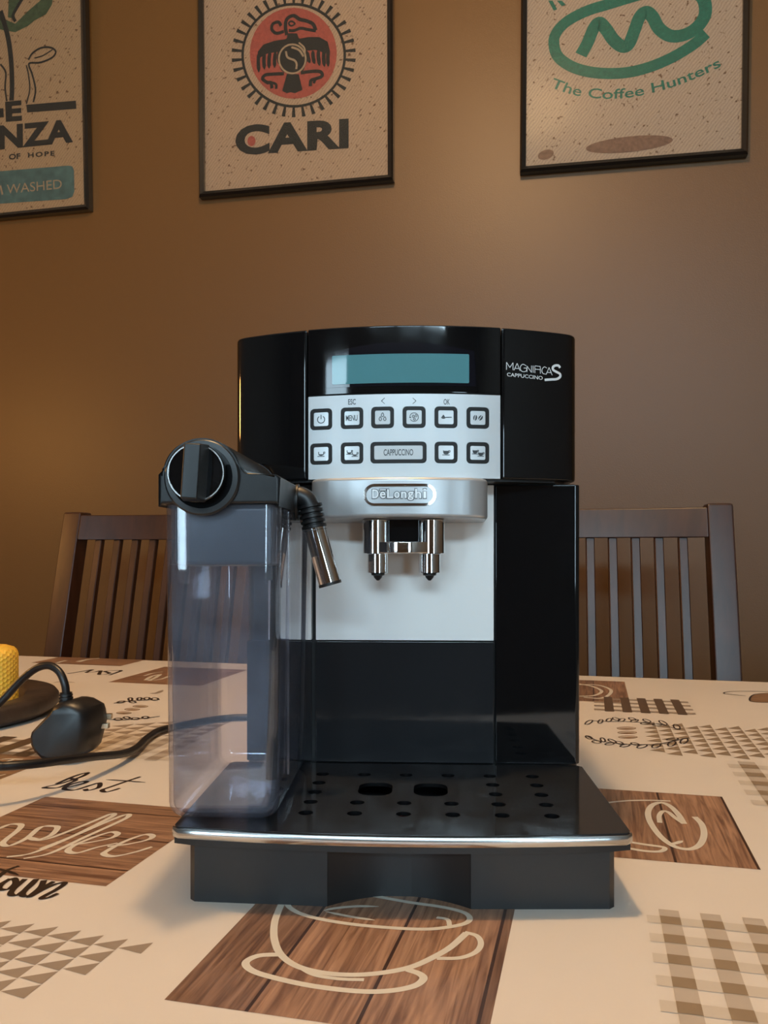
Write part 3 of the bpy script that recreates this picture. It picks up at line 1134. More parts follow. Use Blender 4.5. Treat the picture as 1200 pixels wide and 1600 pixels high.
# ------------------------------------------------------------------ pictures
class Pic:
    def __init__(self, bl, br, height, lean, label, mat, lw=0.437):
        lean = radians(lean)
        n0 = Vector((WN.x, WN.y, 0))
        self.up = (Vector((0, 0, 1)) * cos(lean) - n0 * sin(lean)).normalized()
        self.ex = WX.copy()
        self.nrm = -(n0 * cos(lean) + Vector((0, 0, 1)) * sin(lean)).normalized()    # towards the room
        self.o = WALL0 - n0 * 0.022
        # the lower edge touches the wall: slide the plane so that the foot sits 22 mm off it
        zb = 1.8
        self.o = self.o + Vector((0, 0, zb))
        if bl is None:
            B = Vector(self.px(*br))
            A = Vector((B.x - lw * cos(radians(0.6)), B.y - lw * sin(radians(0.6))))
        else:
            A, B = Vector(self.px(*bl)), Vector(self.px(*br))
        d = B - A
        self.w = d.length
        self.h = height
        ang = atan2(d.y, d.x)
        e1, e2 = Vector((cos(ang), sin(ang))), Vector((-sin(ang), cos(ang)))
        self.A, self.e1, self.e2 = A, e1, e2
        X = self.ex * e1.x + self.up * e1.y
        Y = self.ex * e2.x + self.up * e2.y
        Z = self.nrm
        org = self.o + self.ex * A.x + self.up * A.y
        self.root = bpy.data.objects.new('picture', None)
        self.root.matrix_world = Matrix(((X.x, Y.x, Z.x, org.x), (X.y, Y.y, Z.y, org.y), (X.z, Y.z, Z.z, org.z), (0, 0, 0, 1)))
        C.objects.link(self.root)
        tag(self.root, label, 'picture', 'coffee sack pictures on the brown wall')
        fw_ = 0.0125
        w, h = self.w, self.h
        # four mitred rails
        cor = [(0, 0), (w, 0), (w, h), (0, h)]
        inn = [(fw_, fw_), (w - fw_, fw_), (w - fw_, h - fw_), (fw_, h - fw_)]
        for k in range(4):
            j = (k + 1) % 4
            bm = bmesh.new()
            lo = [bm.verts.new((p[0], p[1], -0.020)) for p in (cor[k], cor[j], inn[j], inn[k])]
            mid = lambda a, b, t: (a[0] + (b[0] - a[0]) * t, a[1] + (b[1] - a[1]) * t)
            hi_o = [bm.verts.new((*p, z)) for p, z in ((cor[k], -0.002), (cor[j], -0.002))]
            hi_m = [bm.verts.new((*mid(cor[q], inn[q], 0.35), 0.004)) for q in (k, j)]
            hi_i = [bm.verts.new((*p, -0.002)) for p in (inn[k], inn[j])]
            bm.faces.new((lo[0], lo[1], hi_o[1], hi_o[0]))
            bm.faces.new((hi_o[0], hi_o[1], hi_m[1], hi_m[0]))
            bm.faces.new((hi_m[0], hi_m[1], hi_i[1], hi_i[0]))
            bm.faces.new((hi_i[0], hi_i[1], lo[2], lo[3]))
            bm.faces.new((lo[0], lo[3], lo[2], lo[1]))
            bm.faces.new((lo[0], hi_o[0], hi_m[0], hi_i[0], lo[3]))
            bm.faces.new((lo[1], lo[2], hi_i[1], hi_m[1], hi_o[1]))
            obj('frame_rail', bm, M['frame'], self.root, smooth=20)
        self.sack = obj('burlap', box(fw_, w - fw_, fw_, h - fw_, -0.016, -0.010), mat, self.root, smooth=0)
        obj('glass', box(fw_, w - fw_, fw_, h - fw_, -0.0062, -0.005), M['glass'], self.root, smooth=0)

    def px(self, u, v):
        ray = Vector(((u - 600) / F, 1.0, -(v - HZ) / F))
        cam_p = Vector((0, 0, CAMZ))
        t = (self.o - cam_p).dot(self.nrm) / ray.dot(self.nrm)
        p = cam_p + ray * t - self.o
        return p.dot(self.ex), p.dot(self.up)

    def loc(self, u, v):
        p = Vector(self.px(u, v)) - self.A
        return p.dot(self.e1), p.dot(self.e2)

    def put(self, name, deco, mat, h=0.0):
        return deco.build(name, lambda x, y: (x, y, -0.0096 + h), mat, self.sack)


# --- middle: CARI
P2 = Pic((310.5, 307.7), (614.3, 280.6), 0.60, 1.0, 'framed burlap sack with red disc, black bird emblem and CARI lettering', M['burlap_mid'])
z2 = lambda pts: [P2.loc(*p) for p in zoomed(pts, 3.4286, 290, 0)]
mmz = abs(z2([(100, 400)])[0][0] - z2([(200, 400)])[0][0]) / 100.0      # metres per zoomed pixel
P2.put('printed_disc', Deco().poly(z2(circ(570, 272, 234, 245, 40))), M['sack_red'])
d = Deco().stroke(z2(circ(572, 283, 275, 275, 48)), 13 * mmz, closed=True, n=2)
for k in range(38):
    a = 2 * pi * (k + 0.5) / 38
    d.poly(z2([(572 + r * cos(a) - q * sin(a), 283 + r * sin(a) + q * cos(a)) for r, q in ((277, -6), (334, -10), (334, 10), (277, 6))]))
P2.put('printed_sun_ring', d, M['sack_black'])
d = Deco()
sb = lambda pts, w, **k: d.stroke(z2(pts), w * mmz, **k)
d.poly(z2([(540, 165), (590, 165), (600, 190), (640, 230), (650, 300), (625, 365), (560, 392), (505, 365), (480, 300), (490, 230), (535, 190)]))
sb([(535, 175), (528, 130), (535, 90), (570, 70), (605, 90), (640, 98), (675, 115), (692, 150)], 18)
sb([(545, 150), (575, 150), (610, 138), (650, 145), (692, 152)], 15)
sb([(560, 100), (545, 112), (560, 125), (578, 113)], 9, closed=True)
sb([(520, 155), (480, 165), (455, 145), (460, 115), (490, 105), (505, 125)], 16)
# wings with five feathers each
d.poly(z2([(540, 195), (470, 205), (410, 225), (378, 265), (385, 300), (430, 275), (490, 265), (520, 240)]))
d.poly(z2([(600, 195), (650, 185), (710, 185), (755, 210), (765, 250), (750, 275), (690, 255), (630, 260)]))
for x0, y0, x1, y1 in ((385, 265, 385, 375), (415, 265, 415, 360), (445, 262, 440, 355), (475, 262, 470, 350), (500, 262, 492, 330),
                       (645, 262, 660, 325), (675, 258, 685, 330), (705, 252, 712, 340), (735, 250, 738, 345), (760, 240, 758, 345)):
    sb([(x0, y0), ((x0 + x1) / 2 - 3, (y0 + y1) / 2), (x1, y1)], 19, taper=True)
# tail and feet
d.poly(z2([(535, 385), (600, 385), (620, 470), (600, 478), (580, 488), (555, 482), (535, 488), (510, 475)]))
sb([(520, 382), (460, 385), (420, 390), (405, 410), (430, 430), (450, 432), (455, 462)], 17)
sb([(432, 428), (475, 438), (478, 465)], 13)
sb([(610, 378), (670, 370), (715, 372), (725, 395), (690, 410), (665, 420), (662, 450)], 17)
sb([(690, 410), (680, 435)], 13)
P2.put('printed_bird', d, M['sack_black'], 0.0002)
d = Deco()
d.stroke(z2(circ(565, 303, 72, 78, 24)), 9 * mmz, closed=True, n=2)
d.stroke(z2([(530, 262), (540, 295), (575, 310), (588, 330), (586, 358)]), 10 * mmz)
d.stroke(z2([(560, 240), (600, 255), (625, 290)]), 10 * mmz)
d.stroke(z2([(600, 215), (630, 245), (632, 280)]), 8 * mmz)
P2.put('printed_bean_outline', d, M['sack_tan'], 0.0004)
P2.put('printed_word', Deco().mesh(text_quad('CARI', *z2([(258, 662), (868, 622), (868, 785), (258, 825)]), bold=0.045, spacing=1.06)), M['sack_black'], 0.0002)
P2.put('printed_spot', Deco().poly(z2(circ(345, 745, 22, 28, 14))), M['sack_red'], 0.0001)

# --- right: green loop
P3 = Pic((812.2, 268.9), (1169.2, 240.2), 0.60, 1.0, 'framed burlap sack with green looped M logo and curved coffee lettering', M['burlap_grey'])
zr = lambda pts: [P3.loc(*p) for p in zoomed(pts, 2.927, 790, 0)]
mmr = abs(zr([(100, 400)])[0][0] - zr([(200, 400)])[0][0]) / 100.0
d = Deco()
d.stroke(zr([(345, 240), (375, 185), (405, 115), (430, 92), (460, 120), (495, 170), (535, 200), (565, 190), (590, 130), (615, 65), (645, 42), (675, 65), (705, 118), (760, 152), (830, 143), (890, 100), (918, 40), (900, -30), (820, -70)]), 56 * mmr)
d.stroke(zr([(820, -70), (700, -60), (590, -30), (475, 5), (370, 38), (275, 90), (226, 150), (224, 210), (250, 258), (320, 300), (420, 322), (540, 322), (650, 298), (760, 253), (860, 193), (922, 140)]), 50 * mmr, taper=False)
P3.put('printed_loop', d, M['sack_teal'])
P3.put('printed_words', Deco().mesh(text_path('The Coffee Hunters', zr([(203, 388), (270, 412), (340, 430), (450, 442), (560, 437), (650, 420), (760, 390), (880, 345), (992, 292)]), 46 * mmr, bold=0.012)), M['sack_teal'])
d = Deco()
d.poly(zr([(195, -10), (215, -10), (236, 30), (220, 36)]))
d.poly(zr([(235, -10), (258, -10), (275, 8), (258, 16)]))
P3.put('printed_words', d, M['sack_teal'])
P3.put('printed_bean', Deco().poly(zr(circ(568, 650, 202, 36, 28, radians(-6)))), M['sack_brown'])
P3.put('printed_bean', Deco().poly(zr(circ(184, 698, 38, 22, 16, radians(-18)))), M['sack_brown'])

# --- left: sprouting plant
P1 = Pic(None, (138.5, 326.5), 0.60, 1.0, 'framed burlap sack with green seedling, black lettering and blue banner', M['burlap_warm'])
zl = lambda pts: [P1.loc(*p) for p in zoomed(pts, 3.0, 0, 0)]
mml = abs(zl([(100, 400)])[0][0] - zl([(200, 400)])[0][0]) / 100.0
d = Deco()
d.poly(zl([(-60, 60), (0, 75), (60, 100), (120, 40), (190, -20), (240, -40), (232, 10), (205, 55), (150, 85), (120, 110), (60, 140), (0, 130), (-60, 110)]))
d.poly(zl([(30, -40), (95, -40), (60, 30), (50, 75), (25, 70)]))
P1.put('printed_leaf', d, M['sack_green'], 0.0001)
d = Deco()
d.stroke(zl([(-10, 40), (15, 120), (32, 200), (42, 300), (45, 400), (42, 462)]), 22 * mml)
d.stroke(zl([(60, 90), (50, 60), (70, 20), (95, -20)]), 14 * mml)
d.stroke(zl([(20, 465), (12, 400), (15, 330), (-10, 290)]), 8 * mml)
d.stroke(zl([(145, 470), (155, 410), (140, 340), (125, 300), (130, 285), (180, 282), (235, 258), (250, 230), (225, 212), (180, 214), (140, 240), (122, 270)]), 8 * mml)
d.stroke(zl([(112, 478), (128, 410), (122, 340), (112, 295)]), 6 * mml)
d.stroke(zl([(150, 262), (190, 250), (235, 222)]), 5 * mml)
d.poly(zl([(112, 482), (345, 462), (348, 500), (116, 518)]))
d.mesh(text_quad('E', *zl([(12, 468), (90, 460), (92, 556), (16, 562)]), bold=0.05))
d.poly(zl([(-30, 500), (4, 498), (6, 540), (-30, 544)]))
d.mesh(text_quad('NZA', *zl([(-18, 580), (330, 548), (332, 658), (-18, 694)]), bold=0.045, spacing=1.05))
d.mesh(text_quad('OF', *zl([(30, 714), (84, 710), (84, 736), (30, 741)]), bold=0.03))
d.mesh(text_quad('HOPE', *zl([(120, 708), (245, 698), (245, 721), (120, 731)]), bold=0.03, spacing=1.3))
P1.put('printed_words', d, M['sack_black'], 0.0002)
P1.put('printed_banner', Deco().poly(zl([(-220, 812), (310, 768), (328, 772), (336, 790), (338, 890), (328, 915), (300, 926), (-220, 962)])), M['sack_blue'], 0.0001)
P1.put('printed_words', Deco().mesh(text_quad('WASHED', *zl([(20, 858), (278, 832), (280, 876), (20, 902)]), bold=0.0)), M['sack_tan'], 0.0003)
d = Deco()
d.stroke(zl([(-10, 862), (0, 905)]), 8 * mml)
P1.put('printed_words', d, M['sack_tan'], 0.0003)

# ------------------------------------------------------------------ coffee machine
MT = radians(2.5)
MO = Vector((0.014, 0.567, TZ))
mc = empty('coffee_machine', MO, -MT)
tag(mc, 'glossy black and silver bean-to-cup coffee machine on the printed tablecloth', 'coffee machine')


def mpx(u, v, ly):
    """photo point at machine depth ly -> (lx, lz)"""
    k = (u - 600) / F
    c, s = cos(MT), sin(MT)
    lx = (k * (MO.y + ly * c) - MO.x - ly * s) / (c + k * s)
    Y = MO.y - lx * s + ly * c
    return lx, CAMZ - TZ - (v - HZ) / F * Y


RF, YF = 0.24, -0.032


XB, RC = 0.1075, 0.016          # where the big front curve turns into the corner, corner radius
_ph = math.asin(XB / RF)
CXC = XB - RC * sin(_ph)
CYC = YF + RF - sqrt(RF * RF - XB * XB) + RC * cos(_ph)


def lyf(x):
    if abs(x) <= XB:
        return YF + RF - sqrt(RF * RF - x * x)
    t = min(RC * RC, (abs(x) - CXC) ** 2)
    return CYC - sqrt(RC * RC - t)


def fpx(u, v, off=0.0):
    """photo point on the curved front of the housing"""
    ly = YF
    for _ in range(6):
        x, z = mpx(u, v, ly + off)
        ly = lyf(x)
    return x, z


def bend(bm, off=0.0, step=0.005):
    """flat part drawn in x, z(up)= y coordinate, thickness along -z -> wrapped on the curved front"""
    xs = [v.co.x for v in bm.verts]
    x0, x1 = min(xs), max(xs)
    k = math.ceil(x0 / step) * step
    while k < x1:
        if k > x0 + 1e-4 and k < x1 - 1e-4:
            bmesh.ops.bisect_plane(bm, geom=bm.verts[:] + bm.edges[:] + bm.faces[:], plane_co=(k, 0, 0), plane_no=(1, 0, 0))
        k += step
    return xform(bm, lambda x, y, z: (x, lyf(x) - z - off, y))


def deco_bm(d, h):
    bm = bmesh.new()
    vv = [bm.verts.new((x, y, h + dz)) for (x, y), dz in zip(d.V, d.Z)]
    for f in d.F:
        if len(set(f)) >= 3:
            try:
                bm.faces.new([vv[i] for i in f])
            except ValueError:
                pass
    return bm


def front_print(name, d, mat, parent, h):
    bm = deco_bm(d, h)
    bend(bm, 0.0, 0.006)
    return obj(name, bm, mat, parent, smooth=0)


HWU = 0.1165          # half width of the upper housing
HWB = 0.119           # half width of the lower body
Z_T, Z_H, Z_S = 0.331, 0.2325, 0.2310
PX = 0.0630           # half width of the control panel
BACK = 0.255


def front_arc(x0, x1, n=14, off=0.0):
    return [(x0 + (x1 - x0) * k / n, lyf(x0 + (x1 - x0) * k / n) + off) for k in range(n + 1)]


# lower body: everything behind the front plates
XBL = mpx(383, 1000, 0)[0]


def body_outline(hw_, front, r=0.006):
    pts = []
    for sx, a0_ in ((-1, 180), (1, 270)):
        for k in range(5):
            a = radians(a0_ + 90 * k / 4)
            pts.append(((XBL + r if sx < 0 else hw_ - r) + r * cos(a), front + r + r * sin(a)))
    pts += [(hw_, BACK), (XBL, BACK)]
    return pts


obj('body', prism(body_outline(HWB - 0.0005, 0.006), 0.004, Z_S, 0.0, 2), M['black_satin'], mc)
# front plates standing proud of the body
xl, _ = mpx(491.5, 1000, 0)
xr, _ = mpx(773, 1000, 0)
zs_ = mpx(600, 1001.5, 0)[1]
Z_TR = 0.041          # drip tray surface
obj('right_column', prism([(xr + 0.0006, 0.0), (HWB - 0.004, 0.0), (HWB - 0.001, 0.0012), (HWB, 0.005), (HWB, 0.03), (xr + 0.0006, 0.03)], Z_TR + 0.0005, Z_S - 0.0006, 0.0008, 2), M['black_gloss'], mc)
obj('silver_plate', box(xl + 0.0008, xr - 0.0006, 0.0, 0.02, zs_ + 0.0004, Z_S - 0.0006, 0.0005), M['silver_plate'], mc)
obj('lower_plate', box(xl + 0.0008, xr - 0.0006, 0.0, 0.02, Z_TR + 0.0005, zs_ - 0.0004, 0.0005), M['black_face'], mc)
xs_, _ = mpx(400, 1000, 0)
obj('side_silver_plate', box(XBL + 0.016, xl - 0.0022, 0.0, 0.02, zs_ + 0.0004, Z_S - 0.03, 0.0005), M['silver_plate'], mc)
obj('left_column', box(XBL + 0.001, xl - 0.0022, 0.001, 0.02, Z_TR + 0.0005, zs_ - 0.0004, 0.0005), M['black_face'], mc)
obj('foot_block', box(XBL + 0.012, HWB - 0.012, 0.012, BACK - 0.02, 0.0, 0.0045), M['rubber'], mc)


# upper housing
def upper(hx0, hx1, z0, z1, inset, name, mat, bev=0.0015):
    """slice of the curved housing between hx0 and hx1"""
    pts = []
    L0 = hx0 <= -XB
    R0 = hx1 >= XB
    xa = -XB if L0 else hx0
    xb = XB if R0 else hx1
    a1_ = 90 - math.degrees(_ph)
    if L0:
        for k in range(8):
            a = radians(180 + a1_ * k / 8)
            pts.append((-CXC + RC * cos(a), CYC + RC * sin(a)))
    pts += front_arc(xa, xb, 16, inset)
    if R0:
        for k in range(1, 9):
            a = radians(360 - a1_ + a1_ * k / 8)
            pts.append((CXC + RC * cos(a), CYC + RC * sin(a)))
    yb_ = BACK if (L0 and R0) else 0.03
    if not (L0 and R0) and (L0 or R0):
        yb_ = BACK
    pts += [(pts[-1][0], yb_), (pts[0][0], yb_)]
    return obj(name, prism(pts, z0, z1, bev, 2, 40), mat, mc)


upper(-PX - 0.0004 - 0.06, -PX - 0.0003, Z_H, Z_T, 0.0, 'left_cover', M['black_gloss'])
upper(PX + 0.0003, PX + 0.09, Z_H, Z_T, 0.0, 'right_cover', M['black_gloss'])
zp0 = fpx(625, 747)[1]
zp1 = fpx(625, 615.5)[1]
upper(-PX, PX, zp1 + 0.0004, Z_T, 0.0, 'display_cover', M['black_gloss'], 0.001)
obj('core', box(-PX + 0.0005, PX - 0.0005, 0.0305, BACK, Z_H + 0.001, Z_T - 0.001), M['black_deep'], mc)
obj('panel_backing', prism(front_arc(-PX + 0.0008, PX - 0.0008, 16, 0.0035) + [(PX - 0.0008, 0.03), (-PX + 0.0008, 0.03)], Z_H + 0.0005, zp1), M['black_deep'], mc)
# brown-lit lower lip of the right cover
obj('lower_lip', prism([(p[0], p[1] + 0.004) for p in front_arc(-HWU + 0.016, HWU - 0.016, 20)] + [(HWU - 0.004, 0.03), (HWU - 0.004, BACK - 0.005), (-HWU + 0.004, BACK - 0.005), (-HWU + 0.004, 0.03)], Z_S, Z_H), M['black_satin'], mc)

# LCD window
bx0, bz1 = fpx(513, 547)
bx1, bz0 = fpx(741, 604)
dome = [(bx0 - 0.0012, bz0)] + [(bx1 + 0.0012, bz0)] + [(bx1, bz1 - 0.002)] + \
       [(bx1 + (bx0 - bx1) * k / 14, bz1 - 0.002 + 0.0055 * sin(pi * k / 14)) for k in range(1, 14)] + [(bx0, bz1 - 0.002)]
bm = bmesh.new()
bm.faces.new([bm.verts.new((x, y, 0.00025)) for x, y in dome])
bend(bm)
bez = obj('display_bezel', bm, M['bezel'], mc, smooth=0)
lx0, lz1 = fpx(519, 556.5)
lx1, lz0 = fpx(733, 599)
bm = holed(rrect((lx0 + lx1) / 2, (lz0 + lz1) / 2, lx1 - lx0, lz1 - lz0, 0.0008, 3), [], 0.0001, 0.0006)
bend(bm)
obj('screen', bm, M['lcd'], mc, smooth=20)

# silver control panel with cut-outs for the keys
rowz = (fpx(625, 652)[1], fpx(625, 707)[1])
keys = []
for u in (501.8, 550, 597.8, 647, 696.8, 746.6):
    keys.append([fpx(u, 652)[0], rowz[0], 0.0142, 0.0133])
for u in (501.8, 550, 622.5, 697, 746.6):
    keys.append([fpx(u, 707)[0], rowz[1], 0.0142 if u != 622.5 else 0.0356, 0.0133])
outl = [(-PX + 0.0004, Z_H), (PX - 0.0004, Z_H), (PX - 0.0004, zp1), (-PX + 0.0004, zp1)]
holes = [rrect(k[0], k[1], k[2] + 0.0006, k[3] + 0.0006, 0.0026, 4) for k in keys]
bm = holed(outl, holes, -0.003, 0.0002)
bend(bm)
panel = obj('control_panel', bm, M['silver'], mc, smooth=25)

KN = []
for k in keys:
    bm = holed(rrect(k[0], k[1], k[2], k[3], 0.0024, 4), [rrect(k[0], k[1], k[2] - 0.0042, k[3] - 0.0042, 0.0011, 4)], -0.002, 0.0008)
    bend(bm)
    kb = obj('key', bm, M['key_ring'], mc, smooth=25)
    bm = holed(rrect(k[0], k[1], k[2] - 0.0044, k[3] - 0.0044, 0.0010, 3), [], -0.002, 0.0004)
    bend(bm)
    obj('key_cap', bm, M['key'], kb, smooth=25)
    KN.append(kb)


def icon(i, d):
    front_print('key_icon', d, M['ink'], KN[i], 0.00055)


U = 0.00052           # icon stroke


def at(i, pts, s=1.0):
    """icon points in tenths of a key -> panel"""
    k = keys[i]
    return [(k[0] + p[0] * 0.0011 * s, k[1] + p[1] * 0.0011 * s) for p in pts]


# power
d = Deco()
d.stroke(at(0, [(2.1 * cos(radians(a)) * 1.05, 2.1 * sin(radians(a)) - 0.2) for a in range(120, 421, 20)]), U)
d.stroke(at(0, [(0, 0), (0, 2.6)]), U)
icon(0, d)
k = keys[1]
icon(1, Deco().mesh(text_box('MENU', k[0] - 0.0040, k[0] + 0.0036, k[1] - 0.0018, k[1] + 0.0019, bold=0.012)))
d = Deco()
for cx, cy in ((0, 1.4), (-1.3, -0.9), (1.3, -0.9)):
    d.stroke(at(2, [(cx, cy + 1.3), (cx + 0.75, cy - 0.2), (cx, cy - 1.0), (cx - 0.75, cy - 0.2)]), U * .85, closed=True)
icon(2, d)
d = Deco()
d.stroke(at(3, [(2.5 * cos(radians(a)), 2.5 * sin(radians(a))) for a in range(-150, 171, 20)]), U * .8)
for cx, cy in ((-0.5, 0.4), (1.1, 0.7), (0.2, -1.2)):
    d.stroke(at(3, [(cx, cy + .8), (cx + .6, cy - .1), (cx, cy - .6), (cx - .6, cy - .1)]), U * .8, closed=True)
d.poly(at(3, [(-2.9, -0.4), (-1.5, -0.6), (-2.4, 0.6)]))
icon(3, d)
d = Deco()
d.poly(at(4, [(-2.6, 0.1), (-1.5, 1.5), (-0.4, 0.1)]))
d.poly(at(4, [(-3.0, 0.0), (0.0, 0.0), (-0.5, -0.7), (-1.5, -1.0), (-2.5, -0.7)]))
d.stroke(at(4, [(-0.2, -0.1), (3.4, 0.0)]), U * 1.2)
icon(4, d)
d = Deco()
for cx, rot in ((-1.6, 80), (1.6, 55)):
    e = circ(0, 0, 1.7, 1.15, 20)
    rr = radians(rot)
    P_ = [(cx + x * cos(rr) - y * sin(rr), x * sin(rr) + y * cos(rr)) for x, y in e]
    h1 = [(cx + x * cos(rr) - y * sin(rr), x * sin(rr) + y * cos(rr)) for x, y in circ(0, 0, 1.7, 1.15, 20) if y > 0.12]
    h2 = [(cx + x * cos(rr) - y * sin(rr), x * sin(rr) + y * cos(rr)) for x, y in circ(0, 0, 1.7, 1.15, 20)]
    d.poly(at(5, h1))
    # lower half, ordered around its own arc
    lo = [(1.7 * cos(radians(a)), 1.15 * sin(radians(a))) for a in range(-174, -5, 12)]
    d.poly(at(5, [(cx + x * cos(rr) - y * sin(rr), x * sin(rr) + y * cos(rr)) for x, y in lo]))
icon(5, d)


def cup(d, i, cx, cy, s, fill):
    d.stroke(at(i, [(cx - 1.5 * s, cy + 1.0 * s), (cx - 1.3 * s, cy - 0.5 * s), (cx - 0.6 * s, cy - 1.0 * s), (cx + 0.6 * s, cy - 1.0 * s), (cx + 1.3 * s, cy - 0.5 * s), (cx + 1.5 * s, cy + 1.0 * s)]), U * .9)
    d.stroke(at(i, [(cx + 1.4 * s, cy + 0.8 * s), (cx + 2.2 * s, cy + 0.8 * s), (cx + 2.1 * s, cy), (cx + 1.3 * s, cy - 0.3 * s)]), U * .8)
    d.stroke(at(i, [(cx - 2.1 * s, cy - 1.6 * s), (cx + 2.0 * s, cy - 1.6 * s)]), U * .9)
    lv = (0.2, 0.7)[fill]
    d.poly(at(i, [(cx - 1.3 * s, cy - 0.4 * s), (cx - 0.6 * s, cy - 1.0 * s), (cx + 0.6 * s, cy - 1.0 * s), (cx + 1.3 * s, cy - 0.4 * s)] + ([(cx + 1.45 * s, cy + lv * s), (cx - 1.45 * s, cy + lv * s)] if fill else [])))


for i, lst, fill in ((6, [(0, 0.2, 1.05)], 0), (7, [(-1.6, 0.8, 0.9), (1.7, -0.5, 0.9)], 0), (9, [(0, 0.2, 1.05)], 1), (10, [(-1.6, 0.8, 0.9), (1.7, -0.5, 0.9)], 1)):
    d = Deco()
    for cx, cy, s in lst:
        cup(d, i, cx, cy, s, fill)
    icon(i, d)
k = keys[8]
icon(8, Deco().mesh(text_box('CAPPUCCINO', k[0] - 0.0095, k[0] + 0.0095, k[1] - 0.0020, k[1] + 0.0021, bold=0.012)))
for s_, u, w_ in (('ESC', 550, 0.0050), ('OK', 698, 0.0040)):
    x, z = fpx(u, 628)
    front_print('panel_lettering', Deco().mesh(text_box(s_, x - w_ / 2, x + w_ / 2, z - 0.0018, z + 0.0018, bold=0.012)), M['ink'], panel, 0.00035)
for u, sg in ((598.5, -1), (647.5, 1)):
    x, z = fpx(u, 626.5)
    front_print('panel_lettering', Deco().stroke([(x - sg * 0.0011, z + 0.0019), (x + sg * 0.0011, z)], 0.00035).stroke([(x + sg * 0.0011, z), (x - sg * 0.0011, z - 0.0019)], 0.00035), M['ink'], panel, 0.00035)

# model lettering on the right cover (thin strokes)
d = Deco()
zm = lambda pts: [fpx(*p) for p in zoomed(pts, 5.714, 770, 500)]
for s_ in ([(122, 445), (122, 378), (152, 425), (180, 382), (180, 448)],):
    for a, b in zip(s_[:-1], s_[1:]):
        d.stroke(zm([a, b]), 0.00046)
for seg in ([(188, 450), (217, 388)], [(217, 388), (243, 455)], [(197, 432), (233, 434)],
            [(305, 412), (305, 465)], [(305, 412), (345, 470)], [(345, 470), (345, 408)], [(360, 408), (360, 472)], [(375, 410), (375, 475)], [(375, 410), (424, 416)], [(375, 440), (424, 444)], [(424, 416), (424, 480)],
            [(475, 488), (502, 425)], [(502, 425), (530, 494)], [(485, 468), (522, 472)]):
    d.stroke(zm(seg), 0.00044)
d.stroke(zm([(298, 410), (270, 396), (250, 410), (245, 435), (258, 458), (285, 462), (300, 452), (300, 432), (275, 430)]), 0.00044)
d.stroke(zm([(482, 430), (460, 420), (442, 436), (438, 458), (450, 480), (472, 484)]), 0.00044)
d.stroke(zm([(600, 428), (585, 408), (555, 408), (535, 425), (540, 448), (570, 465), (598, 482), (600, 508), (570, 528), (520, 532), (462, 536)]), 0.0016)
front_print('model_lettering', d, M['ink_white'], mc, 0.0003)
V_, F_c = text2d('CAPPUCCINO', 0.01)
d = Deco().mesh(text_quad('CAPPUCCINO', *zm([(126, 470), (445, 503), (445, 536), (126, 503)]), bold=0.012))
front_print('model_lettering', d, M['ink_white'], mc, 0.0003)

# --- silver brew head under the panel
def head_outline(w, f, back, r=0.018, bulge=0.006):
    pts = []
    xa = -w + r
    for k in range(7):
        a = radians(180 + 90 * k / 6)
        pts.append((xa + r * cos(a), -f + bulge + r + r * sin(a)))
    for k in range(1, 12):
        x = xa + (2 * w - 2 * r) * k / 12
        pts.append((x, -f + bulge * ((x / (w - r)) ** 2)))
    for k in range(7):
        a = radians(270 + 90 * k / 6)
        pts.append((w - r + r * cos(a), -f + bulge + r + r * sin(a)))
    pts += [(w, back), (-w, back)]
    return pts


HXC = -0.003
hw_ = 0.0575
ol = head_outline(hw_, 0.046, -0.0003)
bm = prism(ol, 0.207, Z_H - 0.0004, 0.0022, 3, 40)
xform(bm, lambda x, y, z: (x + HXC, y, z - (0.0025 * (1 + y / 0.046) if z < 0.215 else 0)))
head = obj('brew_head', bm, M['silver_head'], mc)
bx, bz = mpx(624.5, 773, -0.046)
BW, BH = 0.0455, 0.0138


def hy(x):
    return -0.046 + 0.006 * (((x - HXC) / (hw_ - 0.018)) ** 2)


def hbend(bm, step=0.006):
    xs = [v.co.x for v in bm.verts]
    k = math.ceil(min(xs) / step) * step
    while k < max(xs):
        if k > min(xs) + 1e-4 and k < max(xs) - 1e-4:
            bmesh.ops.bisect_plane(bm, geom=bm.verts[:] + bm.edges[:] + bm.faces[:], plane_co=(k, 0, 0), plane_no=(1, 0, 0))
        k += step
    return xform(bm, lambda x, y, z: (x, hy(x) - z, y))


ro = rrect(bx, bz, BW, BH, BH / 2 - 0.0002, 8)
ri = rrect(bx, bz, BW - 0.0032, BH - 0.0032, (BH - 0.0032) / 2 - 0.0002, 8)
bm = holed(ro, [ri], -0.001, 0.0009)
hbend(bm)
badge = obj('badge', bm, M['chrome'], mc, smooth=30)
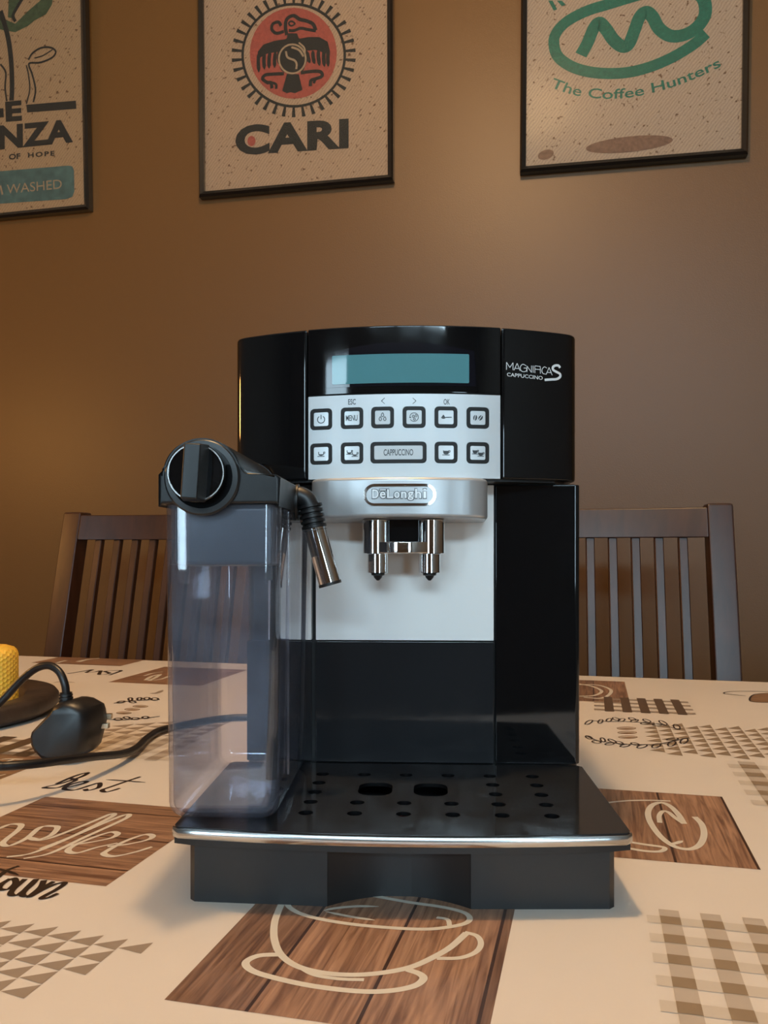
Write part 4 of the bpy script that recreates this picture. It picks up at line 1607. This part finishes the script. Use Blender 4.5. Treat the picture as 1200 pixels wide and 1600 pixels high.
# raised lettering with a dark edge under bright faces
tw, th = 0.0345, 0.0068
def letters(grow):
    d = Deco()
    for s_, x0, x1, y0, y1 in (('D', 0.000, 0.118, 0.18, 1.0), ('e', 0.140, 0.245, 0.18, 0.80), ('L', 0.270, 0.385, 0.18, 1.0), ('o', 0.400, 0.500, 0.18, 0.78), ('n', 0.525, 0.625, 0.18, 0.78),
                               ('g', 0.645, 0.752, 0.0, 0.78), ('h', 0.780, 0.890, 0.18, 1.04), ('i', 0.925, 0.985, 0.18, 1.04)):
        d.mesh(text_box(s_, bx - tw / 2 + tw * x0 - grow, bx - tw / 2 + tw * x1 + grow, bz - th / 2 + th * y0 - grow, bz - th / 2 + th * y1 + grow, bold=(0.045 if grow else 0.02) if s_ != 'i' else 0.0))
    g = grow
    d.poly([(bx - tw / 2 + tw * 0.135 - g, bz - th / 2 + th * 0.90 - g), (bx - tw / 2 + tw * 0.25 + g, bz - th / 2 + th * 0.90 - g), (bx - tw / 2 + tw * 0.25 + g, bz - th / 2 + th * 1.0 + g), (bx - tw / 2 + tw * 0.135 - g, bz - th / 2 + th * 1.0 + g)])
    return d


for grow, h, m_ in ((0.00042, 0.0003, M['badge_ink']), (0.0, 0.0007, M['badge_face'])):
    bm = deco_bm(letters(grow), h)
    if h > 0.0005:
        r_ = bmesh.ops.extrude_face_region(bm, geom=bm.faces[:])
        for g in r_['geom']:
            if isinstance(g, bmesh.types.BMVert):
                g.co.z = 0.0
    hbend(bm, 0.004)
    obj('badge_lettering', bm, m_, badge, smooth=0)

# --- twin coffee spout
SY = -0.028
spout = obj('spout_block', prism(rrect(0, SY + 0.012, 0.044, 0.024, 0.006, 4), 0.186, 0.2062, 0.001), M['black_gloss'], mc)
for s in (-1, 1):
    x = s * 0.0180
    bm = lathe([(0.0082, 0.1838), (0.0086, 0.1842), (0.0086, 0.2052), (0.0083, 0.2058)], 36)
    xform(bm, lambda X, Y, Z: (X + x, Y + SY, Z))
    obj('spout_tube', bm, M['chrome'], mc)
    bm = lathe([(0.0066, 0.1713), (0.0070, 0.1717), (0.0070, 0.1836)], 32)
    xform(bm, lambda X, Y, Z: (X + x * 0.93, Y + SY, Z))
    nz_ = obj('nozzle', bm, M['chrome'], mc)
    bm = lathe([(0.0008, 0.1665), (0.0024, 0.1682), (0.0030, 0.1696), (0.0043, 0.1700), (0.0043, 0.1713)], 24)
    xform(bm, lambda X, Y, Z: (X + x * 0.93, Y + SY, Z))
    obj('nozzle_tip', bm, M['rubber'], nz_)
# bright bow-shaped bridge between the tubes
pts = [(-0.0175 + 0.035 * k / 16, SY - 0.0055 - 0.0085 * sin(pi * k / 16) ** 0.7) for k in range(17)] + [(0.0175, SY + 0.004), (-0.0175, SY + 0.004)]
bm = prism(pts, 0.1842, 0.1915, 0.0006, 2, 40)
obj('spout_bridge', bm, M['chrome'], mc)

# --- drip tray
def lip(x):
    return -0.1445 + 0.0085 * (x / HWB) ** 2


tr_out = [(-HWB + 0.003, -0.001), (-HWB, -0.004), (-HWB, lip(HWB) + 0.004), (-HWB + 0.002, lip(HWB) + 0.001)] + \
         [(-HWB + 0.004 + (2 * HWB - 0.008) * k / 20, lip(-HWB + 0.004 + (2 * HWB - 0.008) * k / 20) + 0.001) for k in range(21)] + \
         [(HWB - 0.002, lip(HWB) + 0.001), (HWB, lip(HWB) + 0.004), (HWB, -0.004), (HWB - 0.003, -0.001)]
cols = [-0.0525, -0.0255, 0.0015, 0.0285, 0.0555, 0.0825]
rows = [-0.030, -0.050, -0.070, -0.0895, -0.1095]
hl = []
for ri_, y in enumerate(rows):
    for ci, x in enumerate(cols):
        if ri_ in (1, 2) and ci in (1, 2, 3):
            continue
        hl.append(circ(x, y, 0.0042, 0.0042, 14))
for x in (-0.0165, 0.0170):
    hl.append(rrect(x, -0.062, 0.0205, 0.027, 0.008, 5))
bm = holed(tr_out[::-1], hl, Z_TR - 0.0022, Z_TR)
grid = obj('drip_grid', bm, M['black_face'], mc, smooth=30)
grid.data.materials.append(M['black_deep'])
for p_ in grid.data.polygons:        # hole walls coloured near-black, standing in for shade inside the holes
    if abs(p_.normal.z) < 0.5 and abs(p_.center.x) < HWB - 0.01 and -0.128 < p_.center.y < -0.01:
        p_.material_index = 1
# chrome trim along the front edge
bm = bmesh.new()
prof = [(0.0030, -0.0022), (0.0006, -0.0005), (-0.0008, -0.0006), (-0.0016, -0.0020), (-0.0016, -0.0042), (-0.0006, -0.0056), (0.0030, -0.0058)]
rings = []
xs_l = [-HWB - 0.0006] + [-HWB + 0.003 + (2 * HWB - 0.006) * k / 24 for k in range(25)] + [HWB + 0.0006]
for x in xs_l:
    e = 0.0028 if abs(x) > HWB - 0.001 else 0.0
    rings.append([bm.verts.new((x, lip(x) + dy + e, Z_TR + dz)) for dy, dz in prof])
for k in range(len(rings) - 1):
    for i in range(len(prof)):
        j = (i + 1) % len(prof)
        bm.faces.new((rings[k][i], rings[k][j], rings[k + 1][j], rings[k + 1][i]))
bm.faces.new(rings[0])
bm.faces.new(rings[-1])
obj('chrome_trim', bm, M['steel'], mc, smooth=40)
# black under-lip and catch basin
rim = [(-HWB, -0.002)] + [(-HWB + 2 * HWB * k / 20, lip(-HWB + 2 * HWB * k / 20) + (0.0012 if 0 < k < 20 else 0.003)) for k in range(21)] + [(HWB, -0.002)]
inner = rrect(0, -0.0635, 2 * 0.1075, 0.113, 0.004, 4)
bm = holed(rim, [inner], Z_TR - 0.0095, Z_TR - 0.0060)
obj('tray_rim', bm, M['black_satin'], mc)
BWD = 0.1118
dp = [(-BWD, -0.003), (-BWD, -0.128), (-BWD + 0.003, -0.131)]
dp += [(-0.0378, -0.1345)]
dp += [(-0.0368 + 0.0728 * k / 16, -0.1335 + 0.0140 * (1 - (k / 8 - 1) ** 2)) for k in range(0, 17)]
dp += [(0.0370, -0.1345), (BWD - 0.003, -0.131), (BWD, -0.128), (BWD, -0.003)]
bm = holed(dp, [inner], 0.0, Z_TR - 0.0096)
obj('drip_tray', bm, M['black_satin'], mc)
bm = box(-0.1075, 0.1075, -0.1195, -0.0075, 0.001, 0.003)
obj('tray_floor', bm, M['black_deep'], mc)
# red float that shows through a hole
bm = lathe([(0.0040, 0.0032), (0.0026, 0.012), (0.0024, Z_TR - 0.0026)], 16)
xform(bm, lambda x, y, z: (x + cols[2], y + rows[3], z))
obj('float', bm, pbr('red_float', (0.28, 0.015, 0.012), 0.4), mc)

# ------------------------------------------------------------------ milk carafe
CX0, CX1, CY0, CY1 = -0.1265, -0.0640, -0.1305, -0.0035
CZ0, CZ1 = Z_TR + 0.0004, 0.2103
ccx, ccy = (CX0 + CX1) / 2, (CY0 + CY1) / 2
R2 = Matrix.Rotation(-MT, 3, 'Z')
mk = empty('milk_carafe', MO + R2 @ Vector((ccx, ccy, CZ0)), -MT)
tag(mk, 'clear plastic milk carafe with black lid and round dial at machine front', 'carafe')


def K(bm):
    return xform(bm, lambda x, y, z: (x - ccx, y - ccy, z - CZ0))


def carafe_shell():
    bm = bmesh.new()
    w, dd = CX1 - CX0, CY1 - CY0
    loops = []
    rb = 0.009
    taper = 0.0012

    def ring(z, inset, rad):
        return [bm.verts.new((x, y, z)) for x, y in rrect(ccx, ccy, w - 2 * inset, dd - 2 * inset, rad, 6)]
    # outer skin from the rim down
    for t in (1.0, 0.6, 0.2):
        loops.append(ring(CZ0 + rb + (CZ1 - CZ0 - rb) * t, taper * (1 - t), 0.009))
    for k in range(6):
        a = radians(90 * k / 5)
        ins = taper + rb * (1 - cos(a))
        loops.append(ring(CZ0 + rb * (1 - sin(a)), ins, max(0.0015, 0.009 - rb * (1 - cos(a)) * 0.6)))
    bot_o = loops[-1]
    inner = []
    th_ = 0.0022
    for k in range(6):
        a = radians(90 * (5 - k) / 5)
        ins = taper + th_ + (rb - 0.002) * (1 - cos(a))
        inner.append(ring(CZ0 + th_ + (rb - 0.002) * (1 - sin(a)), ins, max(0.0015, 0.007 - rb * (1 - cos(a)) * 0.5)))
    for t in (0.2, 0.6, 1.0):
        inner.append(ring(CZ0 + rb + (CZ1 - CZ0 - rb) * t, taper * (1 - t) + th_, 0.007))
    def skin(ls):
        n = len(ls[0])
        for q in range(len(ls) - 1):
            for i in range(n):
                bm.faces.new((ls[q][i], ls[q][(i + 1) % n], ls[q + 1][(i + 1) % n], ls[q + 1][i]))
    skin(loops)
    bm.faces.new(bot_o)
    skin(inner)
    bm.faces.new(inner[0])
    n = len(loops[0])
    for i in range(n):
        bm.faces.new((loops[0][i], loops[0][(i + 1) % n], inner[-1][(i + 1) % n], inner[-1][i]))
    return bm


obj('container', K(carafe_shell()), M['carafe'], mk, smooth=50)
# lid: front outline extruded backwards
fy = CY0 - 0.0015
lp = lambda u, v: mpx(u, v, fy)
ccd = lp(316.5, 746)
rad = abs(lp(316.5, 685)[1] - ccd[1])
zlid = CZ1 + 0.0004
ztop = lp(400, 741)[1]
ol = [(CX1 + 0.0006, zlid), (CX1 + 0.0006, ztop - 0.002), (CX1 - 0.0014, ztop)]
a_end = math.asin((ztop + 0.003 - ccd[1]) / rad)
ol += [(ccd[0] + rad * cos(a_end) + 0.0035, ztop), (ccd[0] + rad * cos(a_end) + 0.0012, ztop + 0.0010)]
a_l = pi - math.asin(min(0.99, (lp(253, 735)[1] - ccd[1]) / rad))
for k in range(25):
    a = a_end + (a_l - a_end) * k / 24
    ol.append((ccd[0] + rad * cos(a), ccd[1] + rad * sin(a)))
ol += [(CX0 - 0.0008, lp(253, 742)[1]), (CX0 - 0.0008, zlid)]
bm = prism(ol, 0, 1)
xform(bm, lambda x, y, z: (x, fy + z * (-0.0175 - fy), y))
bevel(bm, 0.0016, 3, 50)
lid = obj('lid', K(bm), M['black_satin'], mk, smooth=40)
# round face plate that dips in front of the container
bm = lathe([(rad - 0.0004, 0.0), (rad - 0.0004, -0.0012), (rad - 0.0014, -0.0022), (rad * 0.80, -0.0024), (rad * 0.79, 0.0004)], 56, 'Y')
xform(bm, lambda x, y, z: (x + ccd[0], y + fy, z + ccd[1]))
obj('face_ring', K(bm), M['black_satin'], mk, smooth=40)
# dial
kc = lp(312.5, 741)
kr = abs(lp(312.5, 695)[1] - kc[1])
bm = lathe([(rad * 0.80, -0.0005), (rad * 0.80, -0.0012), (0.0005, -0.0012)], 48, 'Y')
xform(bm, lambda x, y, z: (x + ccd[0], y + fy, z + ccd[1]))
obj('dial_recess', K(bm), M['black_deep'], mk, smooth=40)
bm = lathe([(kr * 0.98, -0.0014), (kr * 1.0, -0.0060), (kr * 0.985, -0.0082), (kr * 0.95, -0.0085), (kr * 0.93, -0.0078), (0.0004, -0.0070)], 56, 'Y')
xform(bm, lambda x, y, z: (x + kc[0], y + fy, z + kc[1]))
dial = obj('dial', K(bm), M['black_gloss'], mk, smooth=25)
bm = lathe([(kr * 0.955, -0.0080), (kr * 0.955, -0.0088), (kr * 0.915, -0.0088), (kr * 0.915, -0.0078)], 56, 'Y', cap=False)
xform(bm, lambda x, y, z: (x + kc[0], y + fy, z + kc[1]))
obj('dial_edge', K(bm), M['steel'], dial, smooth=25)
gw = 0.0050
pts = [(-gw, -kr * 0.97), (gw, -kr * 0.97), (gw, kr * 0.97), (-gw, kr * 0.97)]
bm = bmesh.new()
lo = [bm.verts.new((x * 1.25, -0.0070, y)) for x, y in pts]
hi = [bm.verts.new((x * 0.85, -0.0185, y * 0.93)) for x, y in pts]
bm.faces.new(hi)
bm.faces.new(lo[::-1])
for i in range(4):
    bm.faces.new((lo[i], lo[(i + 1) % 4], hi[(i + 1) % 4], hi[i]))
bmesh.ops.recalc_face_normals(bm, faces=bm.faces[:])
bevel(bm, 0.0009, 3)
xform(bm, lambda x, y, z: (x * cos(0.07) + z * sin(0.07) + kc[0], y + fy, z * cos(0.07) - x * sin(0.07) + kc[1]))
obj('dial_grip', K(bm), M['black_satin'], dial, smooth=40)
# inside: lid underside, intake pipe, small rod, rear rib
obj('lid_underside', K(box(CX0 + 0.0046, CX1 - 0.0046, CY0 + 0.0060, CY1 - 0.006, 0.1775, CZ1, 0.003)), M['smoke'], mk)
bm = tube([Vector((-0.0775, -0.060, 0.178)), Vector((-0.0780, -0.062, 0.12)), Vector((-0.0795, -0.066, CZ0 + 0.006))], 0.0034, 14)
obj('intake_pipe', K(bm), M['black_deep'], mk, smooth=50)
px_, pz_ = mpx(419, 897, CY0 + 0.03)
obj('short_rod', K(box(px_ - 0.002, px_ + 0.002, CY0 + 0.028, CY0 + 0.033, pz_ - 0.0035, 0.1775, 0.0006)), M['black_satin'], mk)
# outlet: port on the lid's side, rubber elbow, ribbed boot, steel nose
oy = -0.070
def op(u, v, y=oy):
    x, z = mpx(u, v, y)
    return Vector((x, y, z))


bm = lathe([(0.0088, 0.0), (0.0088, 0.0016), (0.0060, 0.0018)], 28, 'X')
pc = op(462, 785)
xform(bm, lambda x, y, z: (CX1 + 0.0004 + x, pc.y + y, pc.z + z * 1.25))
obj('outlet_port', K(bm), M['black_satin'], mk)
e0 = Vector((CX1 + 0.001, oy, op(460, 776).z))
path = crom([e0, op(468, 775), op(478, 780), op(484, 790), op(487, 802)], 6)
obj('elbow', K(tube(path, 0.0058, 18)), M['rubber'], mk, smooth=60)
b0, b1 = op(484, 789), op(492, 829)
path = [b0.lerp(b1, k / 40) for k in range(41)]
obj('ribbed_boot', K(tube(path, lambda t: 0.0066 + 0.0009 * (1 if (t * 5) % 1 < 0.62 else -0.6), 22)), M['rubber'], mk, smooth=30)
s0, s1 = op(490.5, 822), op(516, 913)
path = [s0.lerp(s1, k / 8) for k in range(9)]
nose = obj('steel_nose', K(tube(path, lambda t: 0.0064 + 0.0004 * t, 28)), M['chrome'], mk, smooth=50)
dr = (s1 - s0).normalized()
obj('nose_tip', K(tube([s1 - dr * 0.0012, s1 + dr * 0.0006], 0.0070, 28)), M['rubber'], nose, smooth=50)
# pour-edge rib of the container's right wall
obj('pour_rib', K(box(CX1 - 0.0006, CX1 + 0.0008, CY0 + 0.030, CY0 + 0.036, CZ0 + 0.018, CZ1 - 0.002, 0.0005)), M['carafe'], mk)

# ------------------------------------------------------------------ power cord and plug
def tw(u, v, h):
    """photo point at height h above the cloth -> world"""
    d = F * (CAMZ - TZ - h) / (v - HZ)
    return Vector(((u - 600) / F * d, d, TZ + h))


rc = 0.0034
plug_d = 0.735
base = tw(104, 1184, 0.0)
cord = empty('power_cord', (base.x, base.y, TZ))
tag(cord, 'black three-pin plug and thick power cable lying left of the machine', 'power cord')
kb_ = lambda p: Vector((p.x - base.x, p.y - base.y, p.z - TZ))


def atY(u, v, Y):
    return Vector(((u - 600) / F * Y, Y, CAMZ - (v - HZ) / F * Y))


# cable: up from the plug, over, out of the picture on the left, back along the cloth, behind the carafe
pth = [atY(104, 1088, 0.735), atY(101, 1068, 0.735), atY(92, 1049, 0.738), atY(76, 1040, 0.742), atY(56, 1045, 0.748), atY(32, 1064, 0.752), atY(6, 1092, 0.752), atY(-25, 1122, 0.75), atY(-70, 1160, 0.735)]
pth += [Vector((-0.47, 0.70, TZ + 0.012)), Vector((-0.50, 0.67, TZ + 0.005)), Vector((-0.48, 0.62, TZ + 0.008)), Vector((-0.41, 0.602, TZ + 0.020))]
pth += [tw(-40, 1199, 0.029), tw(10, 1197, 0.029), tw(60, 1193, 0.027), tw(105, 1187, 0.024), tw(150, 1182, 0.018), tw(190, 1178, 0.010), tw(213, 1169, 0.0065), tw(233, 1151, 0.005), tw(262, 1138, 0.0045), Vector((-0.17, 0.905, TZ + rc + .0006)), Vector((-0.10, 0.90, TZ + rc + .002)), Vector((-0.05, 0.865, TZ + 0.018)), Vector((-0.035, 0.826, TZ + 0.030))]
obj('cable', tube([kb_(p) for p in crom(pth, 8)], rc, 14), M['cable'], cord, smooth=60)
# plug body
oz = [(60, 1147), (62, 1139), (72, 1128), (94, 1106), (100, 1096), (117, 1091), (128, 1093), (146, 1103), (149, 1112), (151, 1130), (146, 1150), (141, 1169), (134, 1177), (118, 1184.5), (96, 1185), (78, 1182), (66, 1170), (61, 1160)]
pw = [atY(u, v, plug_d) for u, v in oz]
bm = bmesh.new()
rings = []
cxy = sum((p for p in pw), Vector()) / len(pw)
for dy, s in ((-0.016, 0.80), (-0.013, 0.93), (-0.006, 1.0), (0.010, 1.0), (0.018, 0.95), (0.022, 0.84)):
    ring = []
    for p in pw:
        q = cxy + (p - cxy) * s
        ring.append(bm.verts.new(kb_(Vector((q.x + dy * 0.25, plug_d + dy, max(TZ + 0.0006, q.z))))))
    rings.append(ring)
n = len(pw)
for k in range(len(rings) - 1):
    for i in range(n):
        bm.faces.new((rings[k][i], rings[k][(i + 1) % n], rings[k + 1][(i + 1) % n], rings[k + 1][i]))
bm.faces.new(rings[0])
bm.faces.new(rings[-1])
obj('plug', bm, M['cable'], cord, smooth=42)
p0, p1 = atY(103.5, 1106, plug_d), atY(103, 1082, plug_d)
path = [kb_(p0.lerp(p1, k / 30)) for k in range(31)]
obj('strain_relief', tube(path, lambda t: 0.0062 - 0.0014 * t + (0.0008 if (t * 5) % 1 < 0.55 else 0), 16), M['cable'], cord, smooth=40)
for dy, dz, w_ in ((0.0125, -0.002, 0.0030), (0.0205, 0.005, 0.0026)):
    q = kb_(atY(148, 1135, plug_d))
    bm = box(q.x, q.x + 0.0085, q.y + dy - w_, q.y + dy + w_, q.z + dz - 0.0022, q.z + dz + 0.0022, 0.0004)
    obj('pin', bm, M['brass'], cord)

# ------------------------------------------------------------------ candle on its wooden dish
bc = Vector((-0.518, 0.93, TZ + 0.0004))
bowl = empty('wooden_dish', bc)
tag(bowl, 'thick dark wooden dish holding a candle at the left edge', 'dish')
bm = lathe([(0.128, 0.0), (0.136, 0.002), (0.144, 0.009), (0.1445, 0.018), (0.141, 0.0225), (0.134, 0.0235), (0.112, 0.0220), (0.108, 0.0195), (0.104, 0.010), (0.098, 0.008), (0.001, 0.008)], 72)
obj('dish_body', bm, M['bowl'], bowl, smooth=50)
candle = empty('candle', bc + Vector((0.066, 0.025, 0.0084)))
tag(candle, 'yellow honeycomb beeswax candle standing in the dark wooden dish', 'candle')
CR, CHT = 0.030, 0.068
nseg, nrow = 60, 26
bm = bmesh.new()
rings = []
for j in range(nrow + 1):
    z = CHT * j / nrow
    ring = []
    for i in range(nseg):
        a = 2 * pi * (i + 0.5 * (j % 2)) / nseg
        hexd = 0.0016 if ((i - j // 2) - j) % 3 == 0 else 0.0
        rr = CR - hexd
        if z > CHT - 0.012:
            t = (z - (CHT - 0.012)) / 0.012
            rr = rr - 0.012 * (1 - sqrt(max(0, 1 - t * t)))
        ring.append(bm.verts.new((rr * cos(a), rr * sin(a), z)))
    rings.append(ring)
for j in range(nrow):
    for i in range(nseg):
        k2 = (i + 1) % nseg
        if j % 2 == 0:
            bm.faces.new((rings[j][i], rings[j][k2], rings[j + 1][i]))
            bm.faces.new((rings[j][k2], rings[j + 1][k2], rings[j + 1][i]))
        else:
            bm.faces.new((rings[j][i], rings[j][k2], rings[j + 1][k2]))
            bm.faces.new((rings[j][i], rings[j + 1][k2], rings[j + 1][i]))
bm.faces.new(rings[0][::-1])
bm.faces.new(rings[-1])
obj('wax', bm, M['wax'], candle, smooth=60)
obj('wick', tube([Vector((0, 0, CHT - 0.001)), Vector((0.001, 0, CHT + 0.005)), Vector((0.003, 0.001, CHT + 0.009))], 0.0011, 8), M['wick'], candle)
